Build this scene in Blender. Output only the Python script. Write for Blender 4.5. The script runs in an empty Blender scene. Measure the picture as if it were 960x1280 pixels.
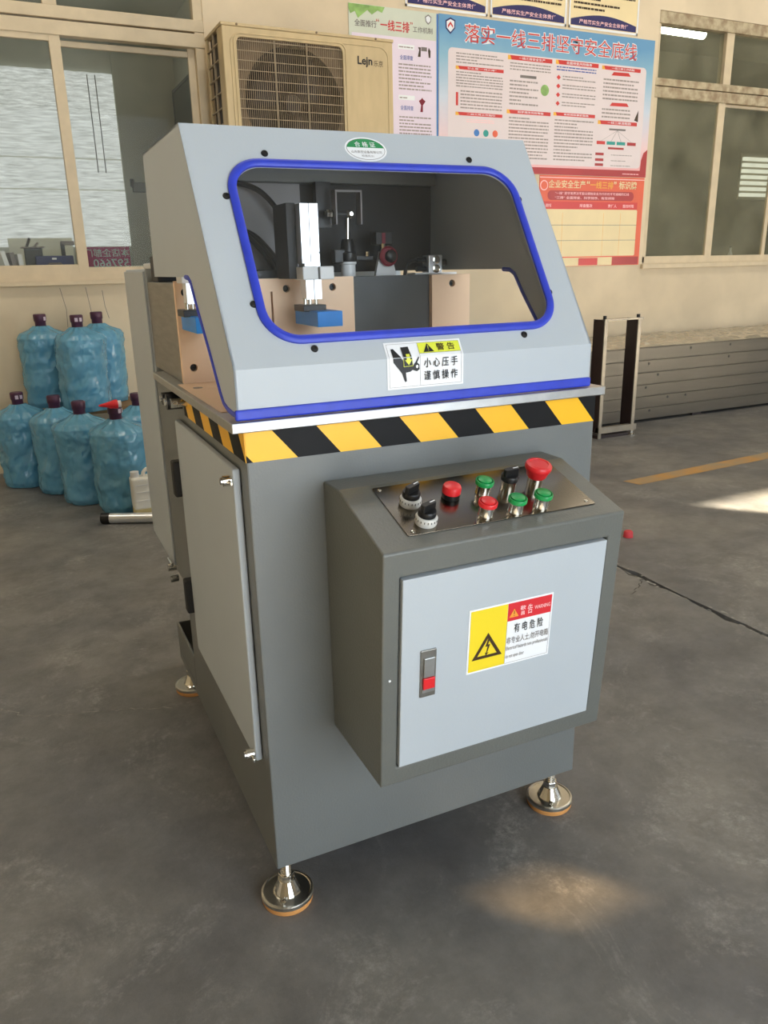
import bpy, bmesh, math, random
from mathutils import Vector, Matrix, noise
from mathutils.geometry import tessellate_polygon

random.seed(7)
scene = bpy.context.scene
col = scene.collection

# ------------------------------------------------------------------ camera
cam_data = bpy.data.cameras.new('camera')
cam_data.sensor_fit = 'VERTICAL'
cam_data.sensor_height = 36.0
cam_data.lens = 27.427
cam_data.clip_start = 0.02
cam = bpy.data.objects.new('camera', cam_data)
col.objects.link(cam)
R_ = Vector((0.9018218, -0.4315683, -0.0215941))
U_ = Vector((0.1482992, 0.2621793, 0.9535562))
W_ = Vector((0.4058631, 0.8631401, -0.3004402))
C_ = Vector((-0.29837, -1.11269, 1.11954))
cam.matrix_world = Matrix(((R_.x, U_.x, -W_.x, C_.x), (R_.y, U_.y, -W_.y, C_.y), (R_.z, U_.z, -W_.z, C_.z), (0, 0, 0, 1)))
scene.camera = cam

# ------------------------------------------------------------------ light
EXPOSURE = -0.46
SKY = 9.0
SUN = 85.0
LAMP = 40.0
world = bpy.data.worlds.new('daylight')
scene.world = world
world.use_nodes = True
bg = world.node_tree.nodes['Background']
bg.inputs[0].default_value = (0.80, 0.90, 1.0, 1)
bg.inputs[1].default_value = SKY

SUN_EL = math.radians(24)
sun_dir = Vector((-0.65 * math.cos(SUN_EL), 0.76 * math.cos(SUN_EL), -math.sin(SUN_EL)))
sd = bpy.data.lights.new('sun_offscreen', 'SUN')
sd.energy = SUN
sd.angle = math.radians(0.6)
sd.color = (1.0, 0.85, 0.62)
sun = bpy.data.objects.new('sun_offscreen', sd)
col.objects.link(sun)
sun.location = (12, -12, 9)
sun.rotation_euler = sun_dir.to_track_quat('-Z', 'Y').to_euler()


def area(name, loc, size_x, size_y, energy, color, direction, portal=False):
    d = bpy.data.lights.new(name, 'AREA')
    d.shape = 'RECTANGLE'
    d.size, d.size_y = size_x, size_y
    d.energy = energy
    d.color = color
    if portal:
        d.cycles.is_portal = True
    o = bpy.data.objects.new(name, d)
    col.objects.link(o)
    o.location = loc
    o.rotation_euler = Vector(direction).to_track_quat('-Z', 'Y').to_euler()
    return o


# daylight portals in the two open doorways of the hall (sampling aid only)
area('doorway_portal_offscreen', (1.05, -4.0, 1.65), 2.7, 3.3, 1, (1, 1, 1), (0, 1, 0), True)
area('far_doorway_portal_offscreen', (9.0, -4.0, 1.6), 3.4, 3.2, 1, (1, 1, 1), (0, 1, 0), True)
# the hall's ceiling lamps, out of view above
for lx, ly in ((-2.2, 1.9), (1.2, 1.9), (4.6, 1.9), (7.6, 1.9)):
    area('ceiling_lamp_offscreen', (lx, ly, 4.75), 1.6, 0.35, LAMP, (1.0, 0.90, 0.76), (0, 0, -1))

scene.view_settings.view_transform = 'Standard'
scene.view_settings.look = 'None'
scene.view_settings.gamma = 1.0
scene.view_settings.use_curve_mapping = False
scene.view_settings.exposure = EXPOSURE


# ------------------------------------------------------------------ materials
def lin(c):
    out = []
    for v in c[:3]:
        v = v / 255.0
        out.append(v / 12.92 if v <= 0.04045 else ((v + 0.055) / 1.055) ** 2.4)
    return tuple(out) + (1.0,)


MATS = {}


def mat(name, rgb, rough=0.5, metal=0.0, var=0.06, vscale=6.0, bump=0.0, bscale=80.0, coat=0.0, rgb2=None, stretch=None, detail=4.0, spec=0.5):
    """procedural paint: base colour broken up by noise, optional relief"""
    m = bpy.data.materials.new(name)
    m.use_nodes = True
    nt = m.node_tree
    b = nt.nodes['Principled BSDF']
    b.inputs['Roughness'].default_value = rough
    b.inputs['Metallic'].default_value = metal
    b.inputs['Coat Weight'].default_value = coat
    b.inputs['Specular IOR Level'].default_value = spec
    tc = nt.nodes.new('ShaderNodeTexCoord')
    src = tc.outputs['Object']
    if stretch:
        mp = nt.nodes.new('ShaderNodeMapping')
        mp.inputs['Scale'].default_value = stretch
        nt.links.new(src, mp.inputs[0])
        src = mp.outputs[0]
    n = nt.nodes.new('ShaderNodeTexNoise')
    n.inputs['Scale'].default_value = vscale
    n.inputs['Detail'].default_value = detail
    nt.links.new(src, n.inputs['Vector'])
    cr = nt.nodes.new('ShaderNodeValToRGB')
    c = lin(rgb)
    c2 = lin(rgb2) if rgb2 else tuple(min(1, v * (1 + var)) for v in c[:3]) + (1,)
    c1 = c if rgb2 else tuple(v * (1 - var) for v in c[:3]) + (1,)
    cr.color_ramp.elements[0].color = c1
    cr.color_ramp.elements[1].color = c2
    cr.color_ramp.elements[0].position = 0.35
    cr.color_ramp.elements[1].position = 0.68
    nt.links.new(n.outputs['Fac'], cr.inputs[0])
    nt.links.new(cr.outputs[0], b.inputs['Base Color'])
    if bump > 0:
        n2 = nt.nodes.new('ShaderNodeTexNoise')
        n2.inputs['Scale'].default_value = bscale
        n2.inputs['Detail'].default_value = 3
        nt.links.new(src, n2.inputs['Vector'])
        bp = nt.nodes.new('ShaderNodeBump')
        bp.inputs['Strength'].default_value = bump
        bp.inputs['Distance'].default_value = 0.002
        nt.links.new(n2.outputs['Fac'], bp.inputs['Height'])
        nt.links.new(bp.outputs[0], b.inputs['Normal'])
    MATS[name] = m
    return m


def emit(name, rgb, strength):
    m = bpy.data.materials.new(name)
    m.use_nodes = True
    nt = m.node_tree
    nt.nodes.remove(nt.nodes['Principled BSDF'])
    e = nt.nodes.new('ShaderNodeEmission')
    e.inputs[0].default_value = lin(rgb)
    e.inputs[1].default_value = strength
    nt.links.new(e.outputs[0], nt.nodes['Material Output'].inputs[0])
    return m


def glass(name, tint, ior=1.5, rough=0.0, haze=0.0, haze_rgb=(200, 200, 190)):
    """thin sheet: clear (tinted) with a Fresnel reflection, optional dirt film"""
    m = bpy.data.materials.new(name)
    m.use_nodes = True
    nt = m.node_tree
    nt.nodes.remove(nt.nodes['Principled BSDF'])
    tr = nt.nodes.new('ShaderNodeBsdfTransparent')
    tr.inputs[0].default_value = tuple(tint) + (1,)
    gl = nt.nodes.new('ShaderNodeBsdfGlossy')
    gl.inputs['Roughness'].default_value = rough
    fr = nt.nodes.new('ShaderNodeFresnel')
    fr.inputs[0].default_value = ior
    mx = nt.nodes.new('ShaderNodeMixShader')
    ge = nt.nodes.new('ShaderNodeNewGeometry')          # no total reflection on the far face of a thin sheet
    iv = nt.nodes.new('ShaderNodeMath')
    iv.operation = 'SUBTRACT'
    iv.inputs[0].default_value = 1.0
    nt.links.new(ge.outputs['Backfacing'], iv.inputs[1])
    ml = nt.nodes.new('ShaderNodeMath')
    ml.operation = 'MULTIPLY'
    nt.links.new(fr.outputs[0], ml.inputs[0])
    nt.links.new(iv.outputs[0], ml.inputs[1])
    nt.links.new(ml.outputs[0], mx.inputs[0])
    last = tr.outputs[0]
    if haze > 0:
        df = nt.nodes.new('ShaderNodeBsdfDiffuse')
        df.inputs[0].default_value = lin(haze_rgb)
        tc = nt.nodes.new('ShaderNodeTexCoord')
        n = nt.nodes.new('ShaderNodeTexNoise')
        n.inputs['Scale'].default_value = 3
        nt.links.new(tc.outputs['Object'], n.inputs['Vector'])
        mt = nt.nodes.new('ShaderNodeMath')
        mt.operation = 'MULTIPLY'
        mt.inputs[1].default_value = haze * 2
        nt.links.new(n.outputs['Fac'], mt.inputs[0])
        mh = nt.nodes.new('ShaderNodeMixShader')
        nt.links.new(mt.outputs[0], mh.inputs[0])
        nt.links.new(tr.outputs[0], mh.inputs[1])
        nt.links.new(df.outputs[0], mh.inputs[2])
        last = mh.outputs[0]
    nt.links.new(last, mx.inputs[1])
    nt.links.new(gl.outputs[0], mx.inputs[2])
    nt.links.new(mx.outputs[0], nt.nodes['Material Output'].inputs[0])
    return m


def concrete():
    m = bpy.data.materials.new('concrete')
    m.use_nodes = True
    nt = m.node_tree
    b = nt.nodes['Principled BSDF']
    tc = nt.nodes.new('ShaderNodeTexCoord')

    def noi(scale, detail, rough=0.6, dist=0.0):
        n = nt.nodes.new('ShaderNodeTexNoise')
        n.inputs['Scale'].default_value = scale
        n.inputs['Detail'].default_value = detail
        n.inputs['Roughness'].default_value = rough
        n.inputs['Distortion'].default_value = dist
        nt.links.new(tc.outputs['Object'], n.inputs['Vector'])
        return n

    def ramp(n, p0, c0, p1, c1):
        r = nt.nodes.new('ShaderNodeValToRGB')
        r.color_ramp.elements[0].position = p0
        r.color_ramp.elements[0].color = c0
        r.color_ramp.elements[1].position = p1
        r.color_ramp.elements[1].color = c1
        nt.links.new(n.outputs['Fac'], r.inputs[0])
        return r

    def mix(fac, a, c, blend='MIX'):
        x = nt.nodes.new('ShaderNodeMix')
        x.data_type = 'RGBA'
        x.blend_type = blend
        if isinstance(fac, float):
            x.inputs[0].default_value = fac
        else:
            nt.links.new(fac, x.inputs[0])
        for i, v in ((6, a), (7, c)):
            if isinstance(v, tuple):
                x.inputs[i].default_value = v
            else:
                nt.links.new(v, x.inputs[i])
        return x.outputs[2]

    big = ramp(noi(1.6, 5, 0.6, 0.4), 0.32, lin((104, 104, 105)), 0.7, lin((134, 131, 125)))
    mid = ramp(noi(7, 8, 0.72), 0.32, (0.58, 0.58, 0.58, 1), 0.72, (1.28, 1.28, 1.28, 1))
    c = mix(0.75, big.outputs[0], mid.outputs[0], 'MULTIPLY')
    dust = ramp(noi(3.2, 9, 0.78, 0.8), 0.52, (0, 0, 0, 1), 0.74, (1, 1, 1, 1))
    fine = ramp(noi(48, 9, 0.85), 0.45, (0, 0, 0, 1), 0.62, (1, 1, 1, 1))
    dm = nt.nodes.new('ShaderNodeMath')
    dm.operation = 'MULTIPLY'
    nt.links.new(dust.outputs[0], dm.inputs[0])
    nt.links.new(fine.outputs[0], dm.inputs[1])
    dm2 = nt.nodes.new('ShaderNodeMath')
    dm2.operation = 'MULTIPLY'
    dm2.inputs[1].default_value = 0.8
    nt.links.new(dm.outputs[0], dm2.inputs[0])
    c = mix(dm2.outputs[0], c, lin((196, 193, 186)))
    nt.links.new(c, b.inputs['Base Color'])
    rr = ramp(noi(2.4, 6, 0.7), 0.3, (0.36, 0.36, 0.36, 1), 0.75, (0.62, 0.62, 0.62, 1))
    nt.links.new(rr.outputs[0], b.inputs['Roughness'])
    bp = nt.nodes.new('ShaderNodeBump')
    bp.inputs['Strength'].default_value = 0.5
    bp.inputs['Distance'].default_value = 0.004
    nt.links.new(noi(45, 8, 0.75).outputs['Fac'], bp.inputs['Height'])
    nt.links.new(bp.outputs[0], b.inputs['Normal'])
    return m


M = {}
M['concrete'] = concrete()
M['joint'] = mat('joint_filler', (84, 81, 77), 0.9, var=0.3, vscale=40, bump=0.6, bscale=60)
M['joint_edge'] = mat('worn_joint_edge', (150, 147, 140), 0.9, var=0.3, vscale=50)
M['plaster'] = mat('beige_plaster', (219, 202, 173), 0.85, var=0.10, vscale=2.2, bump=0.35, bscale=25, detail=9)
M['ceiling'] = mat('ceiling_sheet', (190, 188, 180), 0.8)
M['hallwall'] = mat('hall_wall_paint', (205, 192, 165), 0.85, var=0.05)
M['officewall'] = mat('office_wall_paint', (205, 205, 190), 0.8, var=0.04)
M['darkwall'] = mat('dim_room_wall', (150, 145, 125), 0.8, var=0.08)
M['officefloor'] = mat('office_floor', (120, 115, 105), 0.7)
M['winframe'] = mat('window_frame_enamel', (214, 196, 164), 0.5, var=0.05, vscale=12)
M['winframe_dirty'] = mat('dirty_window_frame', (196, 182, 150), 0.7, var=0.12, vscale=18, detail=8, rgb2=(150, 128, 100))
M['gasket'] = mat('dark_gasket', (40, 38, 35), 0.7)
M['office_glass'] = glass('office_glass', (0.955, 0.965, 0.945), 1.16, 0.0, 0.05)
M['dark_glass'] = glass('dark_glass', (0.90, 0.91, 0.86), 1.3, 0.0, 0.17, (186, 182, 156))
M['hood_pane'] = glass('hood_pane', (0.98, 0.985, 0.985), 1.4, 0.02, 0.006)
M['warm_patch_pane'] = glass('warm_patch_pane', (0.40, 0.35, 0.28), 1.1)  # tint chosen to warm and weaken the sun patch on the floor

M['hood'] = mat('pale_grey_enamel', (182, 190, 196), 0.42, var=0.03, vscale=3, bump=0.06, bscale=220)
M['cabinet'] = mat('hammered_grey_enamel', (112, 115, 113), 0.38, var=0.05, vscale=5, bump=0.25, bscale=260)
M['box_paint'] = mat('dark_grey_enamel', (103, 105, 100), 0.34, var=0.05, vscale=5, bump=0.25, bscale=260)
M['alu'] = mat('aluminium_plate', (186, 187, 186), 0.38, 1.0, var=0.08, vscale=30, bump=0.05, stretch=(1, 12, 1))
M['alu_bright'] = mat('bright_aluminium', (232, 234, 236), 0.3, 0.75, var=0.04, vscale=8)
M['chrome'] = mat('chrome', (225, 222, 214), 0.16, 1.0, var=0.03)
M['nickel'] = mat('nickel_plate', (205, 203, 194), 0.30, 1.0, var=0.05)
M['steel'] = mat('ground_steel', (150, 148, 142), 0.4, 1.0, var=0.12, vscale=12, bump=0.08, stretch=(1, 1, 8))
M['plate_steel'] = mat('engraved_steel_plate', (128, 122, 112), 0.2, 1.0, var=0.08, vscale=5)
M['film'] = mat('peach_film_plate', (250, 214, 178), 0.5, 0.0, var=0.05, vscale=5, bump=0.04)
M['dark_steel'] = mat('blackened_steel', (78, 80, 80), 0.5, 0.3, var=0.14, vscale=14, detail=8)
M['black'] = mat('black_plastic', (24, 24, 25), 0.38, var=0.1)
M['rubber'] = mat('black_rubber', (18, 18, 19), 0.6, var=0.1)
M['interior'] = mat('dark_interior_paint', (30, 30, 31), 0.55, var=0.1)
M['interior_grey'] = mat('grey_interior_paint', (150, 148, 148), 0.55, var=0.05)
M['blue_trim'] = mat('blue_rubber_trim', (42, 62, 190), 0.42, var=0.07, vscale=40)
M['blue_pad'] = mat('blue_nylon', (26, 142, 236), 0.4, var=0.05, vscale=20)
M['yellow'] = mat('yellow_tape', (252, 190, 22), 0.38, var=0.03)
M['black_tape'] = mat('black_tape', (15, 15, 16), 0.5, var=0.2, vscale=25, spec=0.2)
M['orange_rubber'] = mat('orange_rubber', (226, 160, 92), 0.5, var=0.08, vscale=30)
M['red'] = mat('red_plastic', (220, 38, 44), 0.34, var=0.04)
M['green'] = mat('green_plastic', (18, 150, 76), 0.34, var=0.04)
M['green_dark'] = mat('green_lens_ring', (12, 92, 50), 0.4, var=0.04)
M['white_ring'] = mat('white_scale_ring', (215, 214, 208), 0.35, var=0.06, vscale=40)
M['white'] = mat('white_vinyl', (238, 240, 242), 0.4, var=0.015)
M['white_plastic'] = mat('white_plastic', (222, 222, 220), 0.4, var=0.03)
M['ink'] = mat('black_ink', (26, 26, 28), 0.5, var=0.05)
M['ink_fine'] = mat('fine_print_ink', (158, 146, 142), 0.6, var=0.1)
M['ink_grey'] = mat('grey_ink', (120, 112, 108), 0.6, var=0.1)
M['ink_brown'] = mat('brown_ink', (60, 40, 12), 0.5, var=0.05)
M['ink_blue'] = mat('blue_ink', (70, 90, 165), 0.6, var=0.05)
M['label_yellow'] = mat('label_yellow', (240, 214, 40), 0.4, var=0.02)
M['label_lime'] = mat('label_lime', (226, 232, 70), 0.4, var=0.02)
M['label_red'] = mat('label_red', (214, 44, 52), 0.4, var=0.02)
M['label_orange'] = mat('label_orange', (245, 160, 60), 0.4, var=0.02)
M['pinkish'] = mat('pale_pink_print', (255, 205, 205), 0.45, var=0.02)
M['sticker_green'] = mat('sticker_green', (44, 140, 84), 0.4, var=0.02)
M['red_glass'] = mat('red_ring', (120, 18, 38), 0.3, var=0.05)

M['ac_case'] = mat('yellowed_ac_enamel', (200, 178, 136), 0.5, var=0.06, vscale=5, stretch=(4, 4, 1), detail=7)
M['ac_inner'] = mat('ac_grille_backing', (120, 100, 76), 0.7, var=0.15, vscale=12)
M['ac_dark'] = mat('dark_coil_fins', (78, 68, 60), 0.6, 0.3, var=0.15, vscale=10)  # coil fins dark brown-grey throughout
M['ac_fan'] = mat('ac_fan_plastic', (52, 42, 38), 0.6, var=0.2)
M['ac_wire'] = mat('ac_grille_wire', (168, 150, 122), 0.5, 0.2, var=0.1, vscale=30)

M['board'] = mat('grey_board_side', (86, 80, 69), 0.5, 0.25, var=0.1, vscale=3, stretch=(0.6, 6, 6), detail=7)
M['wrap'] = mat('shrink_wrap', (178, 170, 152), 0.18, 0.3, var=0.05, vscale=9, stretch=(5, 0.5, 1), bump=0.9, bscale=14)
M['post_dark'] = mat('dark_red_brown_steel', (46, 32, 30), 0.5, 0.1, var=0.15)
M['post_light'] = mat('galvanised_edge', (138, 130, 116), 0.45, 0.4, var=0.12, vscale=15)
M['jug_blue'] = mat('blue_polycarbonate', (84, 160, 204), 0.2, var=0.1)
M['seal'] = mat('purple_seal', (74, 36, 62), 0.4, var=0.2, vscale=40)
M['seal_print'] = mat('seal_white_print', (205, 190, 205), 0.5, var=0.1)
M['wood'] = mat('rough_wood', (150, 118, 80), 0.8, var=0.12, vscale=8, stretch=(1, 12, 12))
M['can_white'] = mat('translucent_white_can', (228, 226, 216), 0.4, var=0.03)
M['can_yellow'] = mat('can_yellowed_base', (206, 192, 140), 0.45, var=0.05)
M['floor_paint'] = mat('worn_orange_floor_paint', (186, 140, 76), 0.7, vscale=7, detail=9, rgb2=(152, 138, 112))
M['floor_red'] = mat('red_floor_paint', (205, 60, 66), 0.6, var=0.1)
M['pink_sign'] = mat('pink_banner', (214, 90, 140), 0.6, var=0.05)
M['case_blue'] = mat('blue_case', (58, 66, 112), 0.5, var=0.08)
M['screen_dark'] = mat('dark_panel', (88, 92, 84), 0.4, var=0.1, vscale=4)
M['grey_box'] = mat('grey_switch_box', (110, 112, 106), 0.5, var=0.05)


def bag_material():
    m = bpy.data.materials.new('blue_plastic_bag')
    m.use_nodes = True
    nt = m.node_tree
    b = nt.nodes['Principled BSDF']
    b.inputs['Roughness'].default_value = 0.16
    b.inputs['Coat Weight'].default_value = 0.5
    tc = nt.nodes.new('ShaderNodeTexCoord')
    n = nt.nodes.new('ShaderNodeTexNoise')
    n.inputs['Scale'].default_value = 9
    n.inputs['Detail'].default_value = 6
    n.inputs['Distortion'].default_value = 1.2
    nt.links.new(tc.outputs['Object'], n.inputs['Vector'])
    r = nt.nodes.new('ShaderNodeValToRGB')
    r.color_ramp.elements[0].position = 0.3
    r.color_ramp.elements[0].color = lin((112, 180, 210))
    r.color_ramp.elements[1].position = 0.72
    r.color_ramp.elements[1].color = lin((130, 192, 218))
    nt.links.new(n.outputs['Fac'], r.inputs[0])
    nt.links.new(r.outputs[0], b.inputs['Base Color'])
    tr = nt.nodes.new('ShaderNodeBsdfTransparent')
    tr.inputs[0].default_value = (0.55, 0.82, 0.95, 1)
    mx = nt.nodes.new('ShaderNodeMixShader')
    mx.inputs[0].default_value = 0.66
    nt.links.new(tr.outputs[0], mx.inputs[1])
    nt.links.new(b.outputs[0], mx.inputs[2])
    nt.links.new(mx.outputs[0], nt.nodes['Material Output'].inputs[0])
    n2 = nt.nodes.new('ShaderNodeTexNoise')
    n2.noise_type = 'RIDGED_MULTIFRACTAL'
    n2.inputs['Scale'].default_value = 14
    n2.inputs['Detail'].default_value = 5
    n2.inputs['Distortion'].default_value = 2.0
    nt.links.new(tc.outputs['Object'], n2.inputs['Vector'])
    bp = nt.nodes.new('ShaderNodeBump')
    bp.inputs['Strength'].default_value = 0.9
    bp.inputs['Distance'].default_value = 0.006
    nt.links.new(n2.outputs['Fac'], bp.inputs['Height'])
    nt.links.new(bp.outputs[0], b.inputs['Normal'])
    return m


M['bag'] = bag_material()


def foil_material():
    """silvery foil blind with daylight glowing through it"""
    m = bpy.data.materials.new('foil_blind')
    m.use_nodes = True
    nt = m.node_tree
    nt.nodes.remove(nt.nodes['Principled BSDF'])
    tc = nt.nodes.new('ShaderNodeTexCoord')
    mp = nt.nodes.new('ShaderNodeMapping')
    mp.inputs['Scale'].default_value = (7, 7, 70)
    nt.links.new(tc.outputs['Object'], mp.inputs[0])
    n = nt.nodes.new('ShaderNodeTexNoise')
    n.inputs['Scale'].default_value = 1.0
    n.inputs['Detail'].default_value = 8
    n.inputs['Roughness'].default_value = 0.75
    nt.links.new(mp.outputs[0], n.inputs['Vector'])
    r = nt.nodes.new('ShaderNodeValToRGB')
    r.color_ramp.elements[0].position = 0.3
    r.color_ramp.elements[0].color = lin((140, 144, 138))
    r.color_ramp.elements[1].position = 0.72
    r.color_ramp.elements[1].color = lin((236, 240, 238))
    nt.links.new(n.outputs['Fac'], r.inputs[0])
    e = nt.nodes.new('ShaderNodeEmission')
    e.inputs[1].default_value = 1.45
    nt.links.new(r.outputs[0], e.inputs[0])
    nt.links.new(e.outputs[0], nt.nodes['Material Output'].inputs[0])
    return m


M['foil'] = foil_material()


def poster_gradient(name, stops, zlen):
    """printed colour ramp running down the sheet (object z, 0 at the base)"""
    m = bpy.data.materials.new(name)
    m.use_nodes = True
    nt = m.node_tree
    b = nt.nodes['Principled BSDF']
    b.inputs['Roughness'].default_value = 0.35
    tc = nt.nodes.new('ShaderNodeTexCoord')
    sx = nt.nodes.new('ShaderNodeSeparateXYZ')
    nt.links.new(tc.outputs['Object'], sx.inputs[0])
    mt = nt.nodes.new('ShaderNodeMath')
    mt.operation = 'DIVIDE'
    mt.inputs[1].default_value = zlen
    nt.links.new(sx.outputs['Z'], mt.inputs[0])
    n = nt.nodes.new('ShaderNodeTexNoise')
    n.inputs['Scale'].default_value = 4
    nt.links.new(tc.outputs['Object'], n.inputs['Vector'])
    ad = nt.nodes.new('ShaderNodeMath')
    ad.operation = 'MULTIPLY_ADD'
    ad.inputs[1].default_value = 0.12
    nt.links.new(n.outputs['Fac'], ad.inputs[0])
    nt.links.new(mt.outputs[0], ad.inputs[2])
    r = nt.nodes.new('ShaderNodeValToRGB')
    els = r.color_ramp.elements
    els[0].position, els[0].color = stops[0][0], lin(stops[0][1])
    els[1].position, els[1].color = stops[-1][0], lin(stops[-1][1])
    for p, c in stops[1:-1]:
        e = els.new(p)
        e.color = lin(c)
    nt.links.new(ad.outputs[0], r.inputs[0])
    nt.links.new(r.outputs[0], b.inputs['Base Color'])
    return m


# ------------------------------------------------------------------ mesh helpers
def chain_loc(o):
    v = Vector((0, 0, 0))
    while o is not None:
        v = v + o.location
        o = o.parent
    return v


class MB:
    def __init__(self):
        self.v, self.f = [], []

    def add(self, vs, fs):
        n = len(self.v)
        self.v += [Vector(a) for a in vs]
        self.f += [tuple(i + n for i in f) for f in fs]
        return self

    def box(self, x0, x1, y0, y1, z0, z1):
        vs = [(x, y, z) for z in (z0, z1) for y in (y0, y1) for x in (x0, x1)]
        return self.add(vs, [(0, 2, 3, 1), (4, 5, 7, 6), (0, 1, 5, 4), (2, 6, 7, 3), (0, 4, 6, 2), (1, 3, 7, 5)])

    def prism(self, poly, a, b, axis='x'):
        def pt(p, t):
            return {'x': (t, p[0], p[1]), 'y': (p[0], t, p[1]), 'z': (p[0], p[1], t)}[axis]
        n = len(poly)
        vs = [pt(p, a) for p in poly] + [pt(p, b) for p in poly]
        if n > 4:
            tri = tessellate_polygon([[Vector((p[0], p[1], 0)) for p in poly]])
            fs = []
            for t in tri:
                a_, b_, c_ = (poly[i] for i in t)
                if (b_[0] - a_[0]) * (c_[1] - a_[1]) - (b_[1] - a_[1]) * (c_[0] - a_[0]) < 0:
                    t = tuple(reversed(t))
                fs += [tuple(t), tuple(i + n for i in reversed(t))]
        else:
            fs = [tuple(range(n)), tuple(reversed(range(n, 2 * n)))]
        fs += [(i, i + n, (i + 1) % n + n, (i + 1) % n) for i in range(n)]
        return self.add(vs, fs)

    def plate(self, outer, holes, o, ux, uy, th):
        """flat sheet with holes; outer and holes in (u, v); th along ux x uy (both ways from 0 to th)"""
        o, ux, uy = Vector(o), Vector(ux).normalized(), Vector(uy).normalized()
        n = ux.cross(uy)
        loops = [outer] + holes
        tri = tessellate_polygon([[Vector((p[0], p[1], 0)) for p in l] for l in loops])
        pts = [p for l in loops for p in l]
        k = len(pts)
        vs = [o + ux * p[0] + uy * p[1] for p in pts] + [o + ux * p[0] + uy * p[1] + n * th for p in pts]
        fs = []
        for t in tri:
            a, b, c = pts[t[0]], pts[t[1]], pts[t[2]]
            cr = (b[0] - a[0]) * (c[1] - a[1]) - (b[1] - a[1]) * (c[0] - a[0])
            t = tuple(t) if cr > 0 else tuple(reversed(t))
            fs.append(tuple(i + k for i in t))
            fs.append(tuple(reversed(t)))
        s = 0
        for l in loops:
            m = len(l)
            for i in range(m):
                fs.append((s + i, s + (i + 1) % m, s + (i + 1) % m + k, s + i + k))
            s += m
        return self.add(vs, fs)

    def cyl(self, p0, p1, r0, r1=None, n=16):
        p0, p1 = Vector(p0), Vector(p1)
        r1 = r0 if r1 is None else r1
        d = (p1 - p0).normalized()
        a = d.orthogonal().normalized()
        b = d.cross(a)
        vs, fs = [], []
        for p, r in ((p0, r0), (p1, r1)):
            for i in range(n):
                t = 2 * math.pi * i / n
                vs.append(p + (a * math.cos(t) + b * math.sin(t)) * r)
        fs = [(i, (i + 1) % n, (i + 1) % n + n, i + n) for i in range(n)]
        fs += [tuple(reversed(range(n))), tuple(range(n, 2 * n))]
        return self.add(vs, fs)

    def lathe(self, prof, base=(0, 0, 0), axis=(0, 0, 1), n=24, wob=None):
        """prof: list of (r, h) along the axis"""
        base, d = Vector(base), Vector(axis).normalized()
        a = Vector((1, 0, 0)) if abs(d.x) < 0.5 else Vector((0, 1, 0))
        a = (a - d * a.dot(d)).normalized()
        b = d.cross(a)
        vs, fs = [], []
        for j, (r, h) in enumerate(prof):
            for i in range(n):
                t = 2 * math.pi * i / n
                rr = r * (wob(t, h) if wob else 1.0)
                vs.append(base + d * h + (a * math.cos(t) + b * math.sin(t)) * rr)
        m = len(prof)
        for j in range(m - 1):
            for i in range(n):
                fs.append((j * n + i, j * n + (i + 1) % n, (j + 1) * n + (i + 1) % n, (j + 1) * n + i))
        fs.append(tuple(reversed(range(n))))
        fs.append(tuple((m - 1) * n + i for i in range(n)))
        return self.add(vs, fs)

    def tube(self, path, r, n=8, closed=False, up=(0, 0, 1)):
        path = [Vector(p) for p in path]
        m = len(path)
        vs, fs = [], []
        prev = None
        for i, p in enumerate(path):
            if closed:
                t = (path[(i + 1) % m] - path[i - 1]).normalized()
            else:
                t = (path[min(i + 1, m - 1)] - path[max(i - 1, 0)]).normalized()
            if prev is None:
                a = Vector(up)
                if abs(a.dot(t)) > 0.9:
                    a = Vector((1, 0, 0))
            else:
                a = prev
            a = (a - t * a.dot(t)).normalized()
            prev = a
            b = t.cross(a)
            for k in range(n):
                q = 2 * math.pi * k / n
                vs.append(p + (a * math.cos(q) + b * math.sin(q)) * r)
        rng = m if closed else m - 1
        for i in range(rng):
            j = (i + 1) % m
            for k in range(n):
                fs.append((i * n + k, i * n + (k + 1) % n, j * n + (k + 1) % n, j * n + k))
        if not closed:
            fs.append(tuple(reversed(range(n))))
            fs.append(tuple((m - 1) * n + k for k in range(n)))
        return self.add(vs, fs)

    def ribbon(self, path, width_dir, n_dir, w, th, closed=False):
        """flat rectangular bead along a path: w across width_dir(i), th along n_dir"""
        path = [Vector(p) for p in path]
        nd = Vector(n_dir).normalized()
        m = len(path)
        vs, fs = [], []
        for i, p in enumerate(path):
            if closed:
                t = (path[(i + 1) % m] - path[i - 1]).normalized()
            else:
                t = (path[min(i + 1, m - 1)] - path[max(i - 1, 0)]).normalized()
            a = t.cross(nd).normalized()
            prof = ((-w / 2, 0), (-w / 2, th * 0.6), (-w / 4, th), (w / 4, th), (w / 2, th * 0.6), (w / 2, 0))
            for x, y in prof:
                vs.append(p + a * x + nd * y)
        k = 6
        rng = m if closed else m - 1
        for i in range(rng):
            j = (i + 1) % m
            for q in range(k):
                fs.append((i * k + q, j * k + q, j * k + (q + 1) % k, i * k + (q + 1) % k))
        if not closed:
            fs.append(tuple(range(k)))
            fs.append(tuple(reversed([(m - 1) * k + q for q in range(k)])))
        return self.add(vs, fs)

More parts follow.
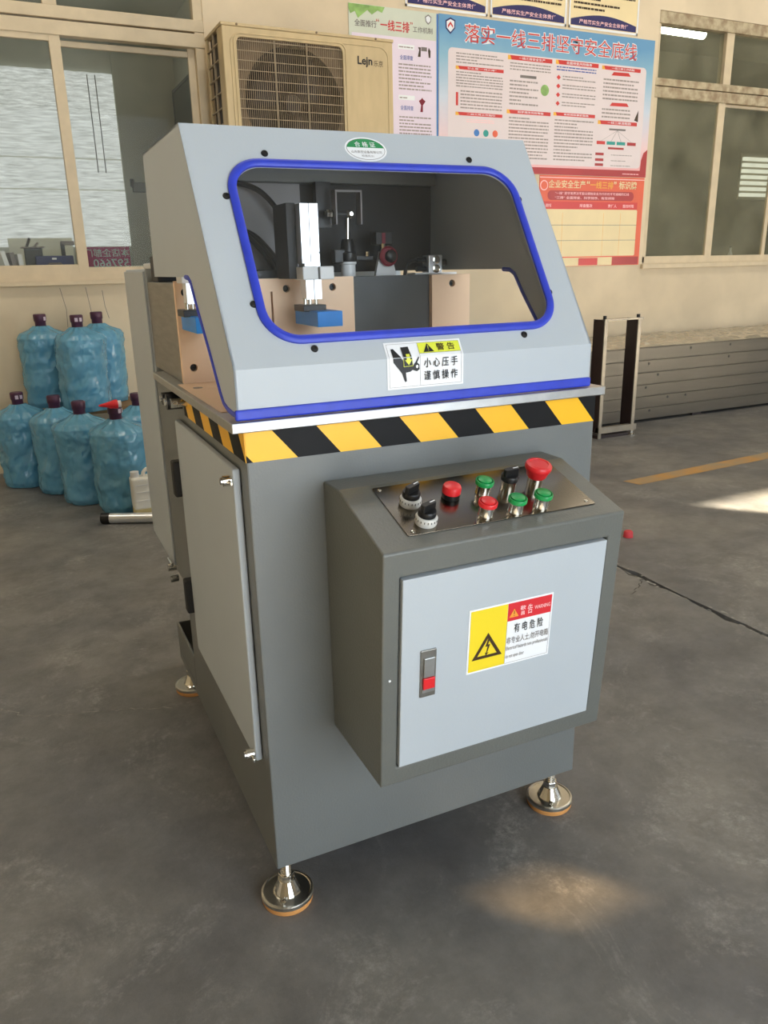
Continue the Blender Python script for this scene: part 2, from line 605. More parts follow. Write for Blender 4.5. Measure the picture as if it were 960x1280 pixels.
    def build(self, name, material, parent=None, smooth=False, bevel=0.0, origin=None, recalc=True, segs=2):
        me = bpy.data.meshes.new(name)
        off = chain_loc(parent)
        loc = Vector((0, 0, 0))
        if origin is not None:
            loc = Vector(origin) - off
        base = off + loc
        me.from_pydata([tuple(v - base) for v in self.v], [], self.f)
        if recalc:
            bm = bmesh.new()
            bm.from_mesh(me)
            bmesh.ops.recalc_face_normals(bm, faces=bm.faces)
            bm.to_mesh(me)
            bm.free()
        me.materials.append(material)
        if smooth:
            for p in me.polygons:
                p.use_smooth = True
            me.update()
            try:
                me.set_sharp_from_angle(angle=math.radians(42))
            except Exception:
                pass
        o = bpy.data.objects.new(name, me)
        col.objects.link(o)
        o.location = loc
        if parent:
            o.parent = parent
        if bevel > 0:
            b = o.modifiers.new('bevel', 'BEVEL')
            b.width = bevel
            b.segments = segs
            b.limit_method = 'ANGLE'
            b.angle_limit = math.radians(35)
        return o


def tag(o, label=None, cat=None, group=None, kind=None):
    if label:
        o['label'] = label
    if cat:
        o['category'] = cat
    if group:
        o['group'] = group
    if kind:
        o['kind'] = kind
    return o


def thing(name, label, cat, loc=(0, 0, 0), group=None):
    o = bpy.data.objects.new(name, None)
    o.empty_display_size = 0.1
    col.objects.link(o)
    o.location = loc
    return tag(o, label, cat, group)


def copy_tree(o, parent=None):
    c = o.copy()
    col.objects.link(c)
    c.parent = parent
    for ch in list(o.children):
        copy_tree(ch, c)
    return c


def rounded(x0, x1, y0, y1, r, n=8):
    pts = []
    for cx, cy, a0 in ((x1 - r, y0 + r, -90), (x1 - r, y1 - r, 0), (x0 + r, y1 - r, 90), (x0 + r, y0 + r, 180)):
        for i in range(n + 1):
            a = math.radians(a0 + 90 * i / n)
            pts.append((cx + r * math.cos(a), cy + r * math.sin(a)))
    return pts


TEXT_CACHE = {}


def text_mesh(s, bold):
    key = (s, bold)
    if key in TEXT_CACHE:
        return TEXT_CACHE[key]
    cu = bpy.data.curves.new('lettering', 'FONT')
    cu.body = s
    cu.resolution_u = 2
    cu.offset = bold
    ob = bpy.data.objects.new('lettering', cu)
    col.objects.link(ob)
    dg = bpy.context.evaluated_depsgraph_get()
    me = bpy.data.meshes.new_from_object(ob.evaluated_get(dg))
    vs = [v.co.copy() for v in me.vertices]
    fs = [tuple(p.vertices) for p in me.polygons]
    bpy.data.objects.remove(ob)
    bpy.data.curves.remove(cu)
    bpy.data.meshes.remove(me)
    TEXT_CACHE[key] = (vs, fs)
    return TEXT_CACHE[key]


def text(s, o, ux, uy, w, h, material, name, parent, bold=0.0, lift=0.0006, mirror=False):
    """lettering stretched into the box o .. o + ux*w + uy*h"""
    vs, fs = text_mesh(s, bold)
    if not vs:
        return None
    o, ux, uy = Vector(o), Vector(ux).normalized(), Vector(uy).normalized()
    n = ux.cross(uy)
    x0, x1 = min(v.x for v in vs), max(v.x for v in vs)
    y0, y1 = min(v.y for v in vs), max(v.y for v in vs)
    out = []
    for v in vs:
        a = (v.x - x0) / max(1e-6, x1 - x0)
        if mirror:
            a = 1 - a
        b = (v.y - y0) / max(1e-6, y1 - y0)
        out.append(o + ux * (a * w) + uy * (b * h) + n * lift)
    mb = MB()
    mb.add(out, fs)
    return mb.build(name, material, parent, recalc=False)


# ================================================================== THE SETTING
YW = 3.9                                   # inner face of the long back wall
JX = 1.70                                  # floor joint
fl = MB().box(-5.2, 11.2, -4.2, YW + 0.2, -0.2, -0.015).build('floor', M['joint'])
tag(fl, 'dark grey concrete workshop floor with dusty worn patches', None, None, 'structure')


def ragged_slab(x_in, x_out, seed):
    """slab whose inner edge along the joint is a little chipped"""
    rnd = random.Random(seed)
    n = 150
    ys = [-4.2 + (YW + 0.2 + 4.2) * i / n for i in range(n + 1)]
    edge = [(x_in + (rnd.uniform(0, 0.010) if rnd.random() < 0.75 else rnd.uniform(0, 0.024)) * (1 if x_out > x_in else -1), y) for y in ys]
    poly = edge + [(x_out, YW + 0.2), (x_out, -4.2)]
    m = MB().plate(poly if x_out < x_in else list(reversed(poly)), [], (0, 0, -0.015), (1, 0, 0), (0, 1, 0), 0.015)
    return m.build('floor_slab', M['concrete'], fl)


ragged_slab(JX - 0.004, -5.2, 1)
ragged_slab(JX + 0.004, 11.2, 2)


def crack(pts, w, material, name='floor_crack'):
    rnd = random.Random(len(pts))
    path = []
    for a, b in zip(pts[:-1], pts[1:]):
        for i in range(12):
            t = i / 12
            path.append((a[0] + (b[0] - a[0]) * t + rnd.uniform(-.006, .006), a[1] + (b[1] - a[1]) * t + rnd.uniform(-.006, .006)))
    m = MB()
    for (x0, y0), (x1, y1) in zip(path[:-1], path[1:]):
        d = Vector((x1 - x0, y1 - y0, 0)).normalized()
        s = Vector((-d.y, d.x, 0)) * w * rnd.uniform(.4, 1)
        m.add([Vector((x0, y0, .0008)) - s, Vector((x1, y1, .0008)) - s, Vector((x1, y1, .0008)) + s, Vector((x0, y0, .0008)) + s], [(0, 1, 2, 3)])
    return m.build(name, material, fl)


crack([(-0.62, 1.04), (-0.46, 1.02), (-0.40, 0.95), (-0.30, 0.90), (-0.16, 0.86), (-0.03, 0.80)], 0.0016, M['joint_edge'])
crack([(1.70, 0.90), (1.62, 0.84), (1.55, 0.80)], 0.002, M['joint'])
MB().add([(2.56, 1.965, .001), (2.585, 1.868, .001), (6.2, 2.08, .001), (6.2, 2.20, .001)], [(0, 1, 2, 3)]).build('painted_line', M['floor_paint'], fl)

rj = random.Random(5)
jm = MB()
yy = -1.5
while yy < 3.8:
    dl = rj.uniform(.006, .03)
    if rj.random() < .7:
        sd_ = rj.choice((-1, 1))
        xa = JX + sd_ * rj.uniform(.004, .012)
        xb = xa + sd_ * rj.uniform(.003, .014)
        jm.add([(xa, yy, .0007), (xb, yy + rj.uniform(-.005, .005), .0007), (xb, yy + dl, .0007), (xa, yy + dl, .0007)], [(0, 1, 2, 3)])
    yy += dl
jm.build('chipped_edge', M['joint_edge'], fl)['kind'] = 'stuff'

# back wall with two window openings
LW = (-1.10, 0.99, 1.07, 2.95)             # left (office) window x0 x1 z0 z1
RW = (4.385, 7.1, 1.06, 2.865)
wb = MB().plate([(-5.2, 0), (11.2, 0), (11.2, 5.0), (-5.2, 5.0)],
                [[(LW[0], LW[2]), (LW[1], LW[2]), (LW[1], LW[3]), (LW[0], LW[3])], [(RW[0], RW[2]), (RW[1], RW[2]), (RW[1], RW[3]), (RW[0], RW[3])]],
                (0, YW + 0.2, 0), (1, 0, 0), (0, 0, 1), 0.2).build('wall_back', M['plaster'])
tag(wb, 'beige plastered workshop wall with fine cracks', None, None, 'structure')
wl = MB().box(-5.4, -5.2, -4.2, YW + .2, -.2, 5).build('wall_left', M['hallwall'])
wr = MB().box(11.2, 11.4, -4.2, YW + .2, -.2, 5).build('wall_right', M['hallwall'])
sun_patch_slot = [(3.64, 2.20), (3.84, 2.20), (3.84, 2.275), (3.64, 2.275)]  # unseen slot added so the sun throws a warm patch on the floor
wf = MB().plate([(-5.2, 0), (-0.3, 0), (-0.3, 3.3), (2.4, 3.3), (2.4, 0), (7.23, 0), (7.23, 3.2), (10.7, 3.2), (10.7, 0), (11.2, 0), (11.2, 5), (-5.2, 5)],
                [sun_patch_slot], (0, -4.0, 0), (1, 0, 0), (0, 0, 1), 0.02).build('wall_front', M['hallwall'])
ce = MB().box(-5.4, 11.4, -4.2, YW + .2, 5.0, 5.1).build('ceiling', M['ceiling'])
for o in (wl, wr, wf, ce):
    o['kind'] = 'structure'
MB().box(3.64, 3.84, -4.012, -4.008, 2.20, 2.275).build('window_pane', M['warm_patch_pane'], wf)  # added pane that tints the sunlight for the floor patch

# thin plaster cracks under the office window
for pts in ([(.03, 1.04), (.05, .92), (.045, .82)], [(.17, 1.04), (.185, .9), (.18, .84), (.20, .78)], [(.26, 1.02), (.265, .93), (.28, .86)]):
    m = MB()
    for a, b in zip(pts[:-1], pts[1:]):
        m.add([(a[0], YW - .0006, a[1]), (a[0] + .003, YW - .0006, a[1]), (b[0] + .003, YW - .0006, b[1]), (b[0], YW - .0006, b[1])], [(0, 1, 2, 3)])
    m.build('plaster_crack', M['ink_grey'], wb)

# ---- office window
w1 = MB().box(LW[0], LW[1], YW + .005, YW + .075, LW[2], LW[2] + .055).build('window_1', M['winframe'])
tag(w1, 'cream framed sliding office window with transom lights', None, None, 'structure')


def bar(name, x0, x1, z0, z1, y0, y1, par, material, bv=.003):
    return MB().box(x0, x1, y0, y1, z0, z1).build(name, material, par, bevel=bv)


bar('window_sill', LW[0], 0.995, 1.055, 1.078, YW - .035, YW + .01, w1, M['winframe'])
bar('jamb', .935, .99, 1.1, LW[3], YW + .005, YW + .075, w1, M['winframe'])
bar('transom', LW[0], .99, 2.415, 2.475, YW + .0, YW + .075, w1, M['winframe'])
bar('transom', LW[0], .99, 2.335, 2.405, YW + .0, YW + .06, w1, M['winframe'])
bar('mullion', .141, .213, 2.475, LW[3], YW + .005, YW + .07, w1, M['winframe'])
bar('head', LW[0], .99, 2.9, 2.95, YW + .005, YW + .075, w1, M['winframe'])
bar('sash_stile', .149, .207, 1.122, 2.345, YW + .008, YW + .035, w1, M['winframe'])
bar('sash_rail', LW[0], .150, 1.118, 1.168, YW + .008, YW + .035, w1, M['winframe'])
bar('sash_rail', LW[0], .150, 2.305, 2.345, YW + .008, YW + .035, w1, M['winframe'])
bar('sash_stile', .895, .935, 1.122, 2.345, YW + .04, YW + .066, w1, M['winframe'])
bar('sash_rail', .19, .895, 1.122, 1.150, YW + .04, YW + .066, w1, M['winframe'])
bar('sash_rail', .19, .895, 2.290, 2.32, YW + .04, YW + .066, w1, M['winframe'])
bar('sash_stile', .15, .19, 1.122, 2.345, YW + .04, YW + .066, w1, M['winframe'])
for (a, b, c, d, y) in ((LW[0], .15, 1.165, 2.31, .02), (.19, .90, 1.145, 2.295, .052), (LW[0], .142, 2.47, 2.91, .04), (.212, .936, 2.47, 2.91, .04)):
    MB().box(a, b, YW + y, YW + y + .004, c, d).build('pane', M['office_glass'], w1)

# ---- right window
w2 = MB().box(RW[0], RW[1], YW + .02, YW + .09, RW[2] + .02, RW[2] + .085).build('window_2', M['winframe'])
tag(w2, 'pale framed sliding window of a dim room', None, None, 'structure')
bar('window_sill', RW[0] - .015, RW[1], RW[2] - .005, RW[2] + .03, YW - .03, YW + .03, w2, M['winframe'])
bar('head', RW[0], RW[1], 2.785, 2.865, YW + .005, YW + .09, w2, M['winframe_dirty'])
bar('jamb', RW[0], 4.425, 1.1, 2.8, YW + .02, YW + .09, w2, M['winframe'])
bar('transom', RW[0], RW[1], 2.375, 2.425, YW + .004, YW + .09, w2, M['winframe_dirty'])
bar('transom', RW[0], RW[1], 2.295, 2.37, YW + .012, YW + .08, w2, M['winframe_dirty'])
bar('mullion', 5.10, 5.18, 2.42, 2.79, YW + .02, YW + .09, w2, M['winframe'])
bar('sash_stile', 5.08, 5.155, 1.13, 2.31, YW + .022, YW + .05, w2, M['winframe'])
bar('sash_stile', 4.40, 4.44, 1.13, 2.31, YW + .022, YW + .05, w2, M['winframe'])
bar('sash_rail', 4.44, 5.08, 1.125, 1.15, YW + .022, YW + .05, w2, M['winframe'])
bar('sash_stile', 5.79, 5.83, 1.13, 2.31, YW + .055, YW + .08, w2, M['winframe'])
bar('sash_rail', 5.12, RW[1], 2.275, 2.30, YW + .055, YW + .08, w2, M['winframe'])
bar('sash_stile', 6.5, 6.56, 1.13, 2.31, YW + .055, YW + .08, w2, M['winframe'])
for (a, b, c, d, y) in ((4.42, 5.10, 1.14, 2.30, .034), (5.13, 5.80, 1.14, 2.30, .066), (5.82, 7.1, 1.14, 2.30, .066), (4.42, 5.11, 2.42, 2.79, .05), (5.17, 7.1, 2.42, 2.79, .05)):
    MB().box(a, b, YW + y, YW + y + .004, c, d).build('pane', M['dark_glass'], w2)

# ---- office behind the left window
OY = 6.2
of = []
of.append(MB().box(-3.2, 1.35, YW + .2, OY + .2, .5, .6).build('floor_office', M['officefloor']))
of.append(MB().box(-3.2, 1.35, YW + .2, OY + .2, 3.05, 3.15).build('ceiling_office', M['officewall']))
of.append(MB().box(-3.3, -3.2, YW + .2, OY + .2, .5, 3.15).build('wall_office_left', M['officewall']))
of.append(MB().box(1.30, 1.40, YW + .2, OY + .2, .5, 3.15).build('wall_office_right', M['officewall']))
of.append(MB().box(-3.3, 1.4, OY, OY + .1, .5, 3.15).build('wall_office_far', M['officewall']))
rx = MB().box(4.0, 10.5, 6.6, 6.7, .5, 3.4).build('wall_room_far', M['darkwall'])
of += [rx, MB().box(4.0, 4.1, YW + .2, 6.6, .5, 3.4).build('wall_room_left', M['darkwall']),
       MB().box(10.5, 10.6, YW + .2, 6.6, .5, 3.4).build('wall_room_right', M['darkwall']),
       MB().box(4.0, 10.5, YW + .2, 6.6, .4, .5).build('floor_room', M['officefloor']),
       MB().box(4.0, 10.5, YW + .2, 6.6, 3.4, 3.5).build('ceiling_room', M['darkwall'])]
for o in of:
    o['kind'] = 'structure'

bl = thing('window_blind', 'silvery crinkled foil blind glowing with daylight in the office', 'blind', (-.1, OY - .02, 1.33))
for (z0, z1) in ((1.33, 1.765), (1.775, 2.0), (2.01, 2.64)):
    m = MB()
    n = 60
    vs, fs = [], []
    for i in range(n + 1):
        x = -1.6 + (0.795 + 1.6) * i / n
        dy = .010 * math.sin(i * 1.9 + z0 * 7)
        vs += [(x, OY - .03 + dy, z0), (x, OY - .03 + dy, z1)]
    for i in range(n):
        fs.append((2 * i, 2 * i + 2, 2 * i + 3, 2 * i + 1))
    m.add(vs, fs)
    m.build('blind_section', M['foil'], bl, recalc=False)
for x in (.60, .66):
    MB().cyl((x, OY - .05, 1.9), (x, OY - .05, 2.62), .004, n=6).build('pull_cord', M['grey_box'], bl)
trim = MB().box(.80, .86, OY - .03, OY, .6, 3.05).build('trim_1', M['officewall'])
trim['kind'] = 'structure'
pb = thing('banner', 'pink banner with reversed white lettering below the foil blind', 'banner', (.6, OY - .04, 1.16))
MB().box(.40, .775, OY - .052, OY - .046, 1.15, 1.325).build('cloth', M['pink_sign'], pb)
text('本店企部门', (.41, OY - .0525, 1.245), (1, 0, 0), (0, 0, 1), .36, .065, M['white'], 'lettering', pb, .01, .0015, True)
text('597660', (.47, OY - .0525, 1.16), (1, 0, 0), (0, 0, 1), .29, .07, M['white'], 'numerals', pb, .015, .0015, True)
sb = thing('switch_box', 'small grey switch box on the office far wall', 'box', (.91, OY, 1.76))
MB().box(.86, .965, OY - .05, OY, 1.76, 1.835).build('case', M['grey_box'], sb, bevel=.004)
MB().box(.845, .875, OY - .06, OY, 1.80, 1.86).build('switch', M['black'], sb, bevel=.003)
ds = thing('wall_panel', 'dark panel hung on the office side wall', 'panel', (1.29, 6.0, 2.2))
MB().box(1.262, 1.30, 5.45, 6.12, 2.08, 2.52).build('board', M['screen_dark'], ds, bevel=.004)
MB().box(1.255, 1.30, 5.43, 6.14, 2.52, 2.54).build('top_rail', M['grey_box'], ds)
MB().box(1.255, 1.30, 6.12, 6.14, 2.06, 2.52).build('side_rail', M['grey_box'], ds)

ct = thing('office_counter', 'pale counter behind the office window', 'counter', (-.4, 4.45, .6))
MB().box(-1.4, .55, 4.14, 4.8, 1.125, 1.155).build('counter_top', M['officewall'], ct, bevel=.004)
for x in (-1.35, .48):
    MB().box(x, x + .05, 4.2, 4.74, .6, 1.125).build('leg', M['officewall'], ct)
pp = thing('pen_holder', 'black pen holder tray on the office counter', 'holder', (-.065, 4.25, 1.155))
MB().box(-.115, -.015, 4.22, 4.30, 1.155, 1.268).build('body', M['black'], pp, bevel=.004)
MB().box(-.13, .0, 4.21, 4.31, 1.268, 1.276).build('lid', M['ink_grey'], pp, bevel=.002)
MB().cyl((-.10, 4.25, 1.27), (-.075, 4.25, 1.325), .008, n=8).build('pen', M['black'], pp)
MB().cyl((-.06, 4.27, 1.27), (-.03, 4.27, 1.30), .006, n=8).build('pen', M['ink_grey'], pp)
cs = thing('tool_case', 'dark blue case with white mark on the office counter', 'case', (.05, 4.2, 1.155))
MB().box(-.062, .152, 4.17, 4.215, 1.155, 1.222).build('shell', M['case_blue'], cs, bevel=.006)
MB().box(.03, .055, 4.166, 4.17, 1.200, 1.210).build('badge', M['white'], cs)
MB().tube([(.0, 4.165, 1.165), (.01, 4.158, 1.178), (.075, 4.158, 1.178), (.085, 4.165, 1.165)], .004).build('handle', M['ink_grey'], cs)
sc = thing('tape_dispenser', 'black upright stand on the office counter', 'stand', (.12, 4.33, 1.155))
MB().box(.098, .122, 4.32, 4.34, 1.155, 1.30).build('post', M['black'], sc, bevel=.003)
MB().box(.10, .18, 4.32, 4.34, 1.285, 1.31).build('arm', M['ink_grey'], sc, bevel=.003)
gp = MB().box(-.19, .185, 4.5, 4.515, 1.155, 1.335).build('desk_divider', M['officewall'], None, origin=(0, 4.5, 1.155), bevel=.003)
tag(gp, 'grey-green desk divider behind the pen holder', 'divider')
for i, (x, t) in enumerate(((-.23, .10), (-.19, .06), (-.155, .03))):
    o = MB().box(-.012, .012, -.10, .10, 0, .10 - i * .01).build('paper_folder', M['white'] if i != 1 else M['ink_grey'])
    o.location = (x, 4.30, 1.155)
    o.rotation_euler = (0, t * -2, .15)
    tag(o, ['white paper folder leaning at the end of the counter row', 'grey paper folder between two white ones', 'white paper folder beside the pen holder'][i], 'folder', 'folders on the office counter')

# ---- dim room: tube lamp, glowing louvre standing in for a reflection in the glass, small bottle
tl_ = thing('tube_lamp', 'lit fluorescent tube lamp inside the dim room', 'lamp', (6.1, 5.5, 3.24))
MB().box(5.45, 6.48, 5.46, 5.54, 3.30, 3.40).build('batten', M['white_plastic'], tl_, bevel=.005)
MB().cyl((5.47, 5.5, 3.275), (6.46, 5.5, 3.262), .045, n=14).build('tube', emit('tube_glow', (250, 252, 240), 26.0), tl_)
lv = thing('louvre_reflection', 'glowing louvre slats imitating a reflection in the dim room window', 'reflection', (8.6, 6.58, 1.85))
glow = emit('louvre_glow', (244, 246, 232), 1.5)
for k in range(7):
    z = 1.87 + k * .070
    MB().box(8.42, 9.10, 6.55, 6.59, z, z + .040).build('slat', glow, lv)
MB().box(8.40, 9.12, 6.585, 6.60, 1.83, 2.38).build('louvre_frame', M['darkwall'], lv)
bt = thing('small_bottle', 'small pale bottle standing on the dim room window ledge', 'bottle', (5.72, 4.13, 1.06))
MB().lathe([(.022, 0), (.024, .06), (.02, .10), (.009, .12), (.009, .15)], (5.60, 4.12, 1.06), n=12).build('body', M['white_plastic'], bt, smooth=True)
MB().cyl((5.60, 4.12, 1.21), (5.60, 4.12, 1.225), .011, n=10).build('cap', M['ink_grey'], bt)

# ================================================================== THE MACHINE
root = thing('cutting_machine', 'grey metal cutting machine with sloped hood and front control box on levelling feet', 'machine', (0, 0, 0))
root.rotation_euler = (0, 0, math.radians(-0.75))
W = 0.6465
ZT = 0.9072

cab = MB().prism([(0, .0995), (.895, .0995), (.895, .125), (.667, .125), (.667, .395), (.79, .395), (.79, .893), (0, .893)], 0, W, 'x')
cab.box(0, .006, .667, .895, .1245, .205).box(W - .006, W, .667, .895, .1245, .205).box(.006, W - .006, .889, .895, .1245, .205)   # rim of the open rear tray
cab = cab.build('cabinet', M['cabinet'], root, bevel=.0025)
SLOTS = [[(x0, y0), (x0 + .022, y0), (x0 + .022, y0 + .004), (x0, y0 + .004)] for x0, y0 in ((.03, .36), (.04, .20))]
MB().plate([(-.022, -.0166), (.655, -.0166), (.655, .68), (-.022, .68)], SLOTS, (0, 0, .892), (1, 0, 0), (0, 1, 0), ZT - .892).build('table_top', M['alu'], root, bevel=.0015)
rc = MB().box(.0, W, .79, 1.115, .40, 1.125).build('rear_housing', M['hood'], root, bevel=.004)
MB().box(-.005, 0, .792, 1.11, .405, 1.12).build('side_cover', M['hood'], rc, bevel=.0015)
lt = MB().cyl((-.02, .80, .40), (.0, .80, .40), .010, n=12).build('cover_lock', M['chrome'], rc, smooth=True)
MB().box(-.016, -.008, .78, .83, .408, .418).build('cover_lock', M['chrome'], rc, bevel=.002)
MB().cyl((-.018, .79, .372), (.002, .79, .372), .009, n=12).build('cover_lock', M['chrome'], rc, smooth=True)
MB().box(.0, .10, .70, .80, 1.125, 1.137).build('hinge_block', M['white_plastic'], rc, bevel=.003)
MB().box(.0, .05, .62, .70, 1.098, 1.15).build('hinge_bracket', M['interior'], root, bevel=.003)

# hazard tape: each stripe its own strip, front then side
ZS0, ZS1 = .8435, .8915


def clip(poly, lo, hi):
    def cut(P, keep, val):
        out = []
        for i in range(len(P)):
            a, b = P[i], P[(i + 1) % len(P)]
            ka, kb = keep(a[0]), keep(b[0])
            if ka:
                out.append(a)
            if ka != kb:
                t = (val - a[0]) / (b[0] - a[0])
                out.append((val, a[1] + (b[1] - a[1]) * t))
        return out
    P = cut(poly, lambda x: x >= lo, lo)
    return cut(P, lambda x: x <= hi, hi) if P else P


for k in range(-1, 11):
    t0 = .1105 + .0706 * (k - 2)
    P = clip([(t0, ZS1), (t0 + .0706, ZS1), (t0 + .0706 + .0405, ZS0), (t0 + .0405, ZS0)], 0.0, W)
    if len(P) >= 3:
        MB().prism(P, -.0012, .0005, 'y').build('hazard_stripe', M['yellow'] if k % 2 == 0 else M['black_tape'], root)
for k in range(-1, 7):
    t0 = .0405 + .0706 * k
    P = clip([(t0, ZS1), (t0 + .0706, ZS1), (t0 + .0706 - .0405, ZS0), (t0 - .0405, ZS0)], 0.0, .46)
    if len(P) >= 3:
        MB().prism(P, -.0012, .0005, 'x').build('hazard_stripe', M['black_tape'] if k % 2 == 0 else M['yellow'], root)

# pneumatic couplings on the side below the table
for y, r in ((.54, .013), (.49, .016)):
    m = MB().cyl((0, y, .868), (-.03, y, .868), r, n=14).build('air_coupling', M['black'], root, smooth=True)
    MB().cyl((-.001, y - .02, .868), (-.026, y - .02, .868), r * .62, n=12).build('brass_collar', M['chrome'], m, smooth=True)
    MB().cyl((-.03, y, .868), (-.034, y, .868), r * .5, n=12).build('nozzle', M['chrome'], m, smooth=True)
MB().cyl((0, .425, .872), (-.02, .425, .872), .006, n=10).build('air_plug', M['chrome'], root, smooth=True)

# side door
sdoor = MB().box(-.013, -.001, .040, .515, .303, .826).build('side_door', M['hood'], root, bevel=.003)
for z in (.66, .39):
    h = MB().box(-.027, .001, .513, .541, z, z + .078).build('hinge', M['rubber'], sdoor, bevel=.004)
for z in (.806, .312):
    k = MB().cyl((-.026, .054, z), (-.012, .054, z), .0085, n=14)
    k.cyl((-.030, .054, z), (-.026, .054, z), .006, n=12)
    k.build('door_lock', M['chrome'], sdoor, smooth=True)
    MB().box(-.020, -.016, .03, .056, z - .003, z + .003).build('lock_tongue', M['chrome'], sdoor, bevel=.001)


# levelling feet
def foot(x, y, n_):
    f = MB().lathe([(.0455, 0), (.047, .003), (.047, .010), (.045, .011)], (x, y, 0), n=40).build('levelling_foot', M['orange_rubber'], root, smooth=True)
    MB().lathe([(.0470, .0105), (.0485, .0125), (.0485, .0185), (.0470, .0200), (.0440, .0205), (.0425, .0190), (.0240, .0190)], (x, y, 0), n=40).build('disc', M['nickel'], f)
    MB().lathe([(.0262, .0188), (.0255, .0215), (.0150, .0440), (.0140, .0450)], (x, y, 0), n=18).build('cone', M['chrome'], f)
    MB().cyl((x, y, .0445), (x, y, .0575), .0150, n=6).build('hex_nut', M['chrome'], f, bevel=.0012)
    MB().lathe([(.0095 + (.0012 if i % 2 else 0), .056 + i * .0023) for i in range(20)], (x, y, 0), n=14).build('threaded_stem', M['chrome'], f)
    for a in (math.radians(60), math.radians(240)):
        hx, hy = x + .0345 * math.cos(a), y + .0345 * math.sin(a)
        MB().lathe([(.0055, .0185), (.0060, .0240), (.0040, .0240), (.0038, .0195), (.0003, .0195)], (hx, hy, 0), n=16).build('bolt_collar', M['chrome'], f)
    return f


for x, y in ((.024, .034), (.620, .040), (.024, .880), (.620, .880)):
    foot(x, y, 0)

# ---- control box
FO = Vector((.12, -.1926, .3595))
FX = Vector((1, 0, 0))
FY = Vector((0, -.0291, .3897)).normalized()
FN = FX.cross(FY)                                     # points to the viewer side (-y)


def onfront(u, v, n=0.0):
    return FO + FX * u + FY * v + FN * n


def fplate(u0, u1, v0, v1, th, name, material, parent, lift=0.0, bevel=0.0, r=0.0):
    P = rounded(u0, u1, v0, v1, r, 4) if r > 0 else [(u0, v0), (u1, v0), (u1, v1), (u0, v1)]
    return MB().plate(P, [], FO + FN * lift, FX, FY, th).build(name, material, parent, bevel=bevel)


def fpoly(P, th, name, material, parent, lift=0.0, holes=()):
    return MB().plate(P, list(holes), FO + FN * lift, FX, FY, th).build(name, material, parent)


# body with a recess in its front that the door sits in
bprof = [(0, .3595), (-.1926, .3595), (-.2217, .7492), (-.061, .800), (0, .800)]
bm_ = MB()
nb = len(bprof)
vs = [(.12, y, z) for y, z in bprof] + [(.5335, y, z) for y, z in bprof]
fs = [tuple(range(nb)), tuple(reversed(range(nb, 2 * nb)))] + [(i, i + nb, (i + 1) % nb + nb, (i + 1) % nb) for i in range(nb) if i != 1]
hole_ = [(.0262, .0312), (.3855, .0312), (.3855, .3515), (.0262, .3515)]
vs += [onfront(*p) for p in hole_] + [onfront(p[0], p[1], -.012) for p in hole_]
oc = [1, 1 + nb, 2 + nb, 2]
h0, r0 = 2 * nb, 2 * nb + 4
for i in range(4):
    j = (i + 1) % 4
    fs.append((oc[i], oc[j], h0 + j, h0 + i))
    fs.append((h0 + i, h0 + j, r0 + j, r0 + i))
fs.append((r0, r0 + 1, r0 + 2, r0 + 3))
bm_.add(vs, fs)
bx = bm_.build('control_box', M['box_paint'], root, bevel=.003, segs=3)
bd = fplate(.0285, .3815, .0335, .349, .0164, 'box_door', M['hood'], root, -.012, .0012)
lk = fplate(.059, .0845, .151, .2305, .003, 'door_latch', M['steel'], bd, .004, .0008)
fplate(.0635, .0805, .186, .2185, .003, 'latch_lever', M['alu'], bd, .0072, .0008)
fplate(.0625, .0815, .1665, .1850, .004, 'latch_button', M['red'], bd, .0072, .001)
fplate(.0615, .0825, .160, .1655, .002, 'latch_lip', M['alu'], bd, .0072, .0005)
MB().cyl(onfront(.012, .19, 0), onfront(.012, .19, .0015), .002, n=8).build('rivet', M['white'], bx)

# electric shock label on the box door
L0 = .0045
el = fplate(.1380, .2875, .1690, .2785, .0006, 'electric_warning_label', M['white'], root, L0)
el['label'] = 'yellow, red and white electric shock warning label'
L1 = L0 + .0007
fplate(.1408, .2050, .1720, .2757, .0003, 'yellow_field', M['label_yellow'], el, L1)
fplate(.2055, .2848, .2455, .2757, .0003, 'red_header', M['label_red'], el, L1)
fplate(.2052, .2056, .172, .2455, .0003, 'border_line', M['ink_grey'], el, L1)
fplate(.2056, .2848, .172, .1723, .0003, 'border_line', M['ink_grey'], el, L1)
fplate(.2845, .2848, .172, .2455, .0003, 'border_line', M['ink_grey'], el, L1)


def tri_ring(cx, cy, s, t):
    """outlined triangle, s = half base, t = line width"""
    h = s * 1.62
    O = [(cx - s, cy - h / 2), (cx + s, cy - h / 2), (cx, cy + h / 2)]
    k = 1 - t * 2.6 / s
    gx, gy = cx, cy - h / 6
    I = [(gx + (x - gx) * k, gy + (y - gy) * k) for x, y in O]
    return O, I


O, I = tri_ring(.1726, .2130, .0265, .0035)
fpoly(O, .0003, 'triangle', M['ink_brown'], el, L1 + .0004, [I])
fpoly([(.1735, .2255), (.1765, .2255), (.1733, .2142), (.1772, .2142), (.1722, .2000), (.1750, .2003), (.1700, .1955), (.1688, .2015), (.1706, .2003), (.1728, .2112), (.1688, .2112)], .0003, 'lightning_bolt', M['ink_brown'], el, L1 + .0004)
O, I = tri_ring(.2165, .2585, .0085, .001)
fpoly(O, .0003, 'small_triangle', M['label_orange'], el, L1 + .0004)
fplate(.2160, .2170, .2565, .2625, .0002, 'exclamation', M['ink_brown'], el, L1 + .0008)
fplate(.2160, .2170, .2535, .2548, .0002, 'exclamation', M['ink_brown'], el, L1 + .0008)


def ftxt(s, u0, v0, w, h, material, par, bold=.0, lift=L1 + .0006):
    return text(s, onfront(u0, v0), FX, FY, w, h, material, 'lettering', par, bold, lift)


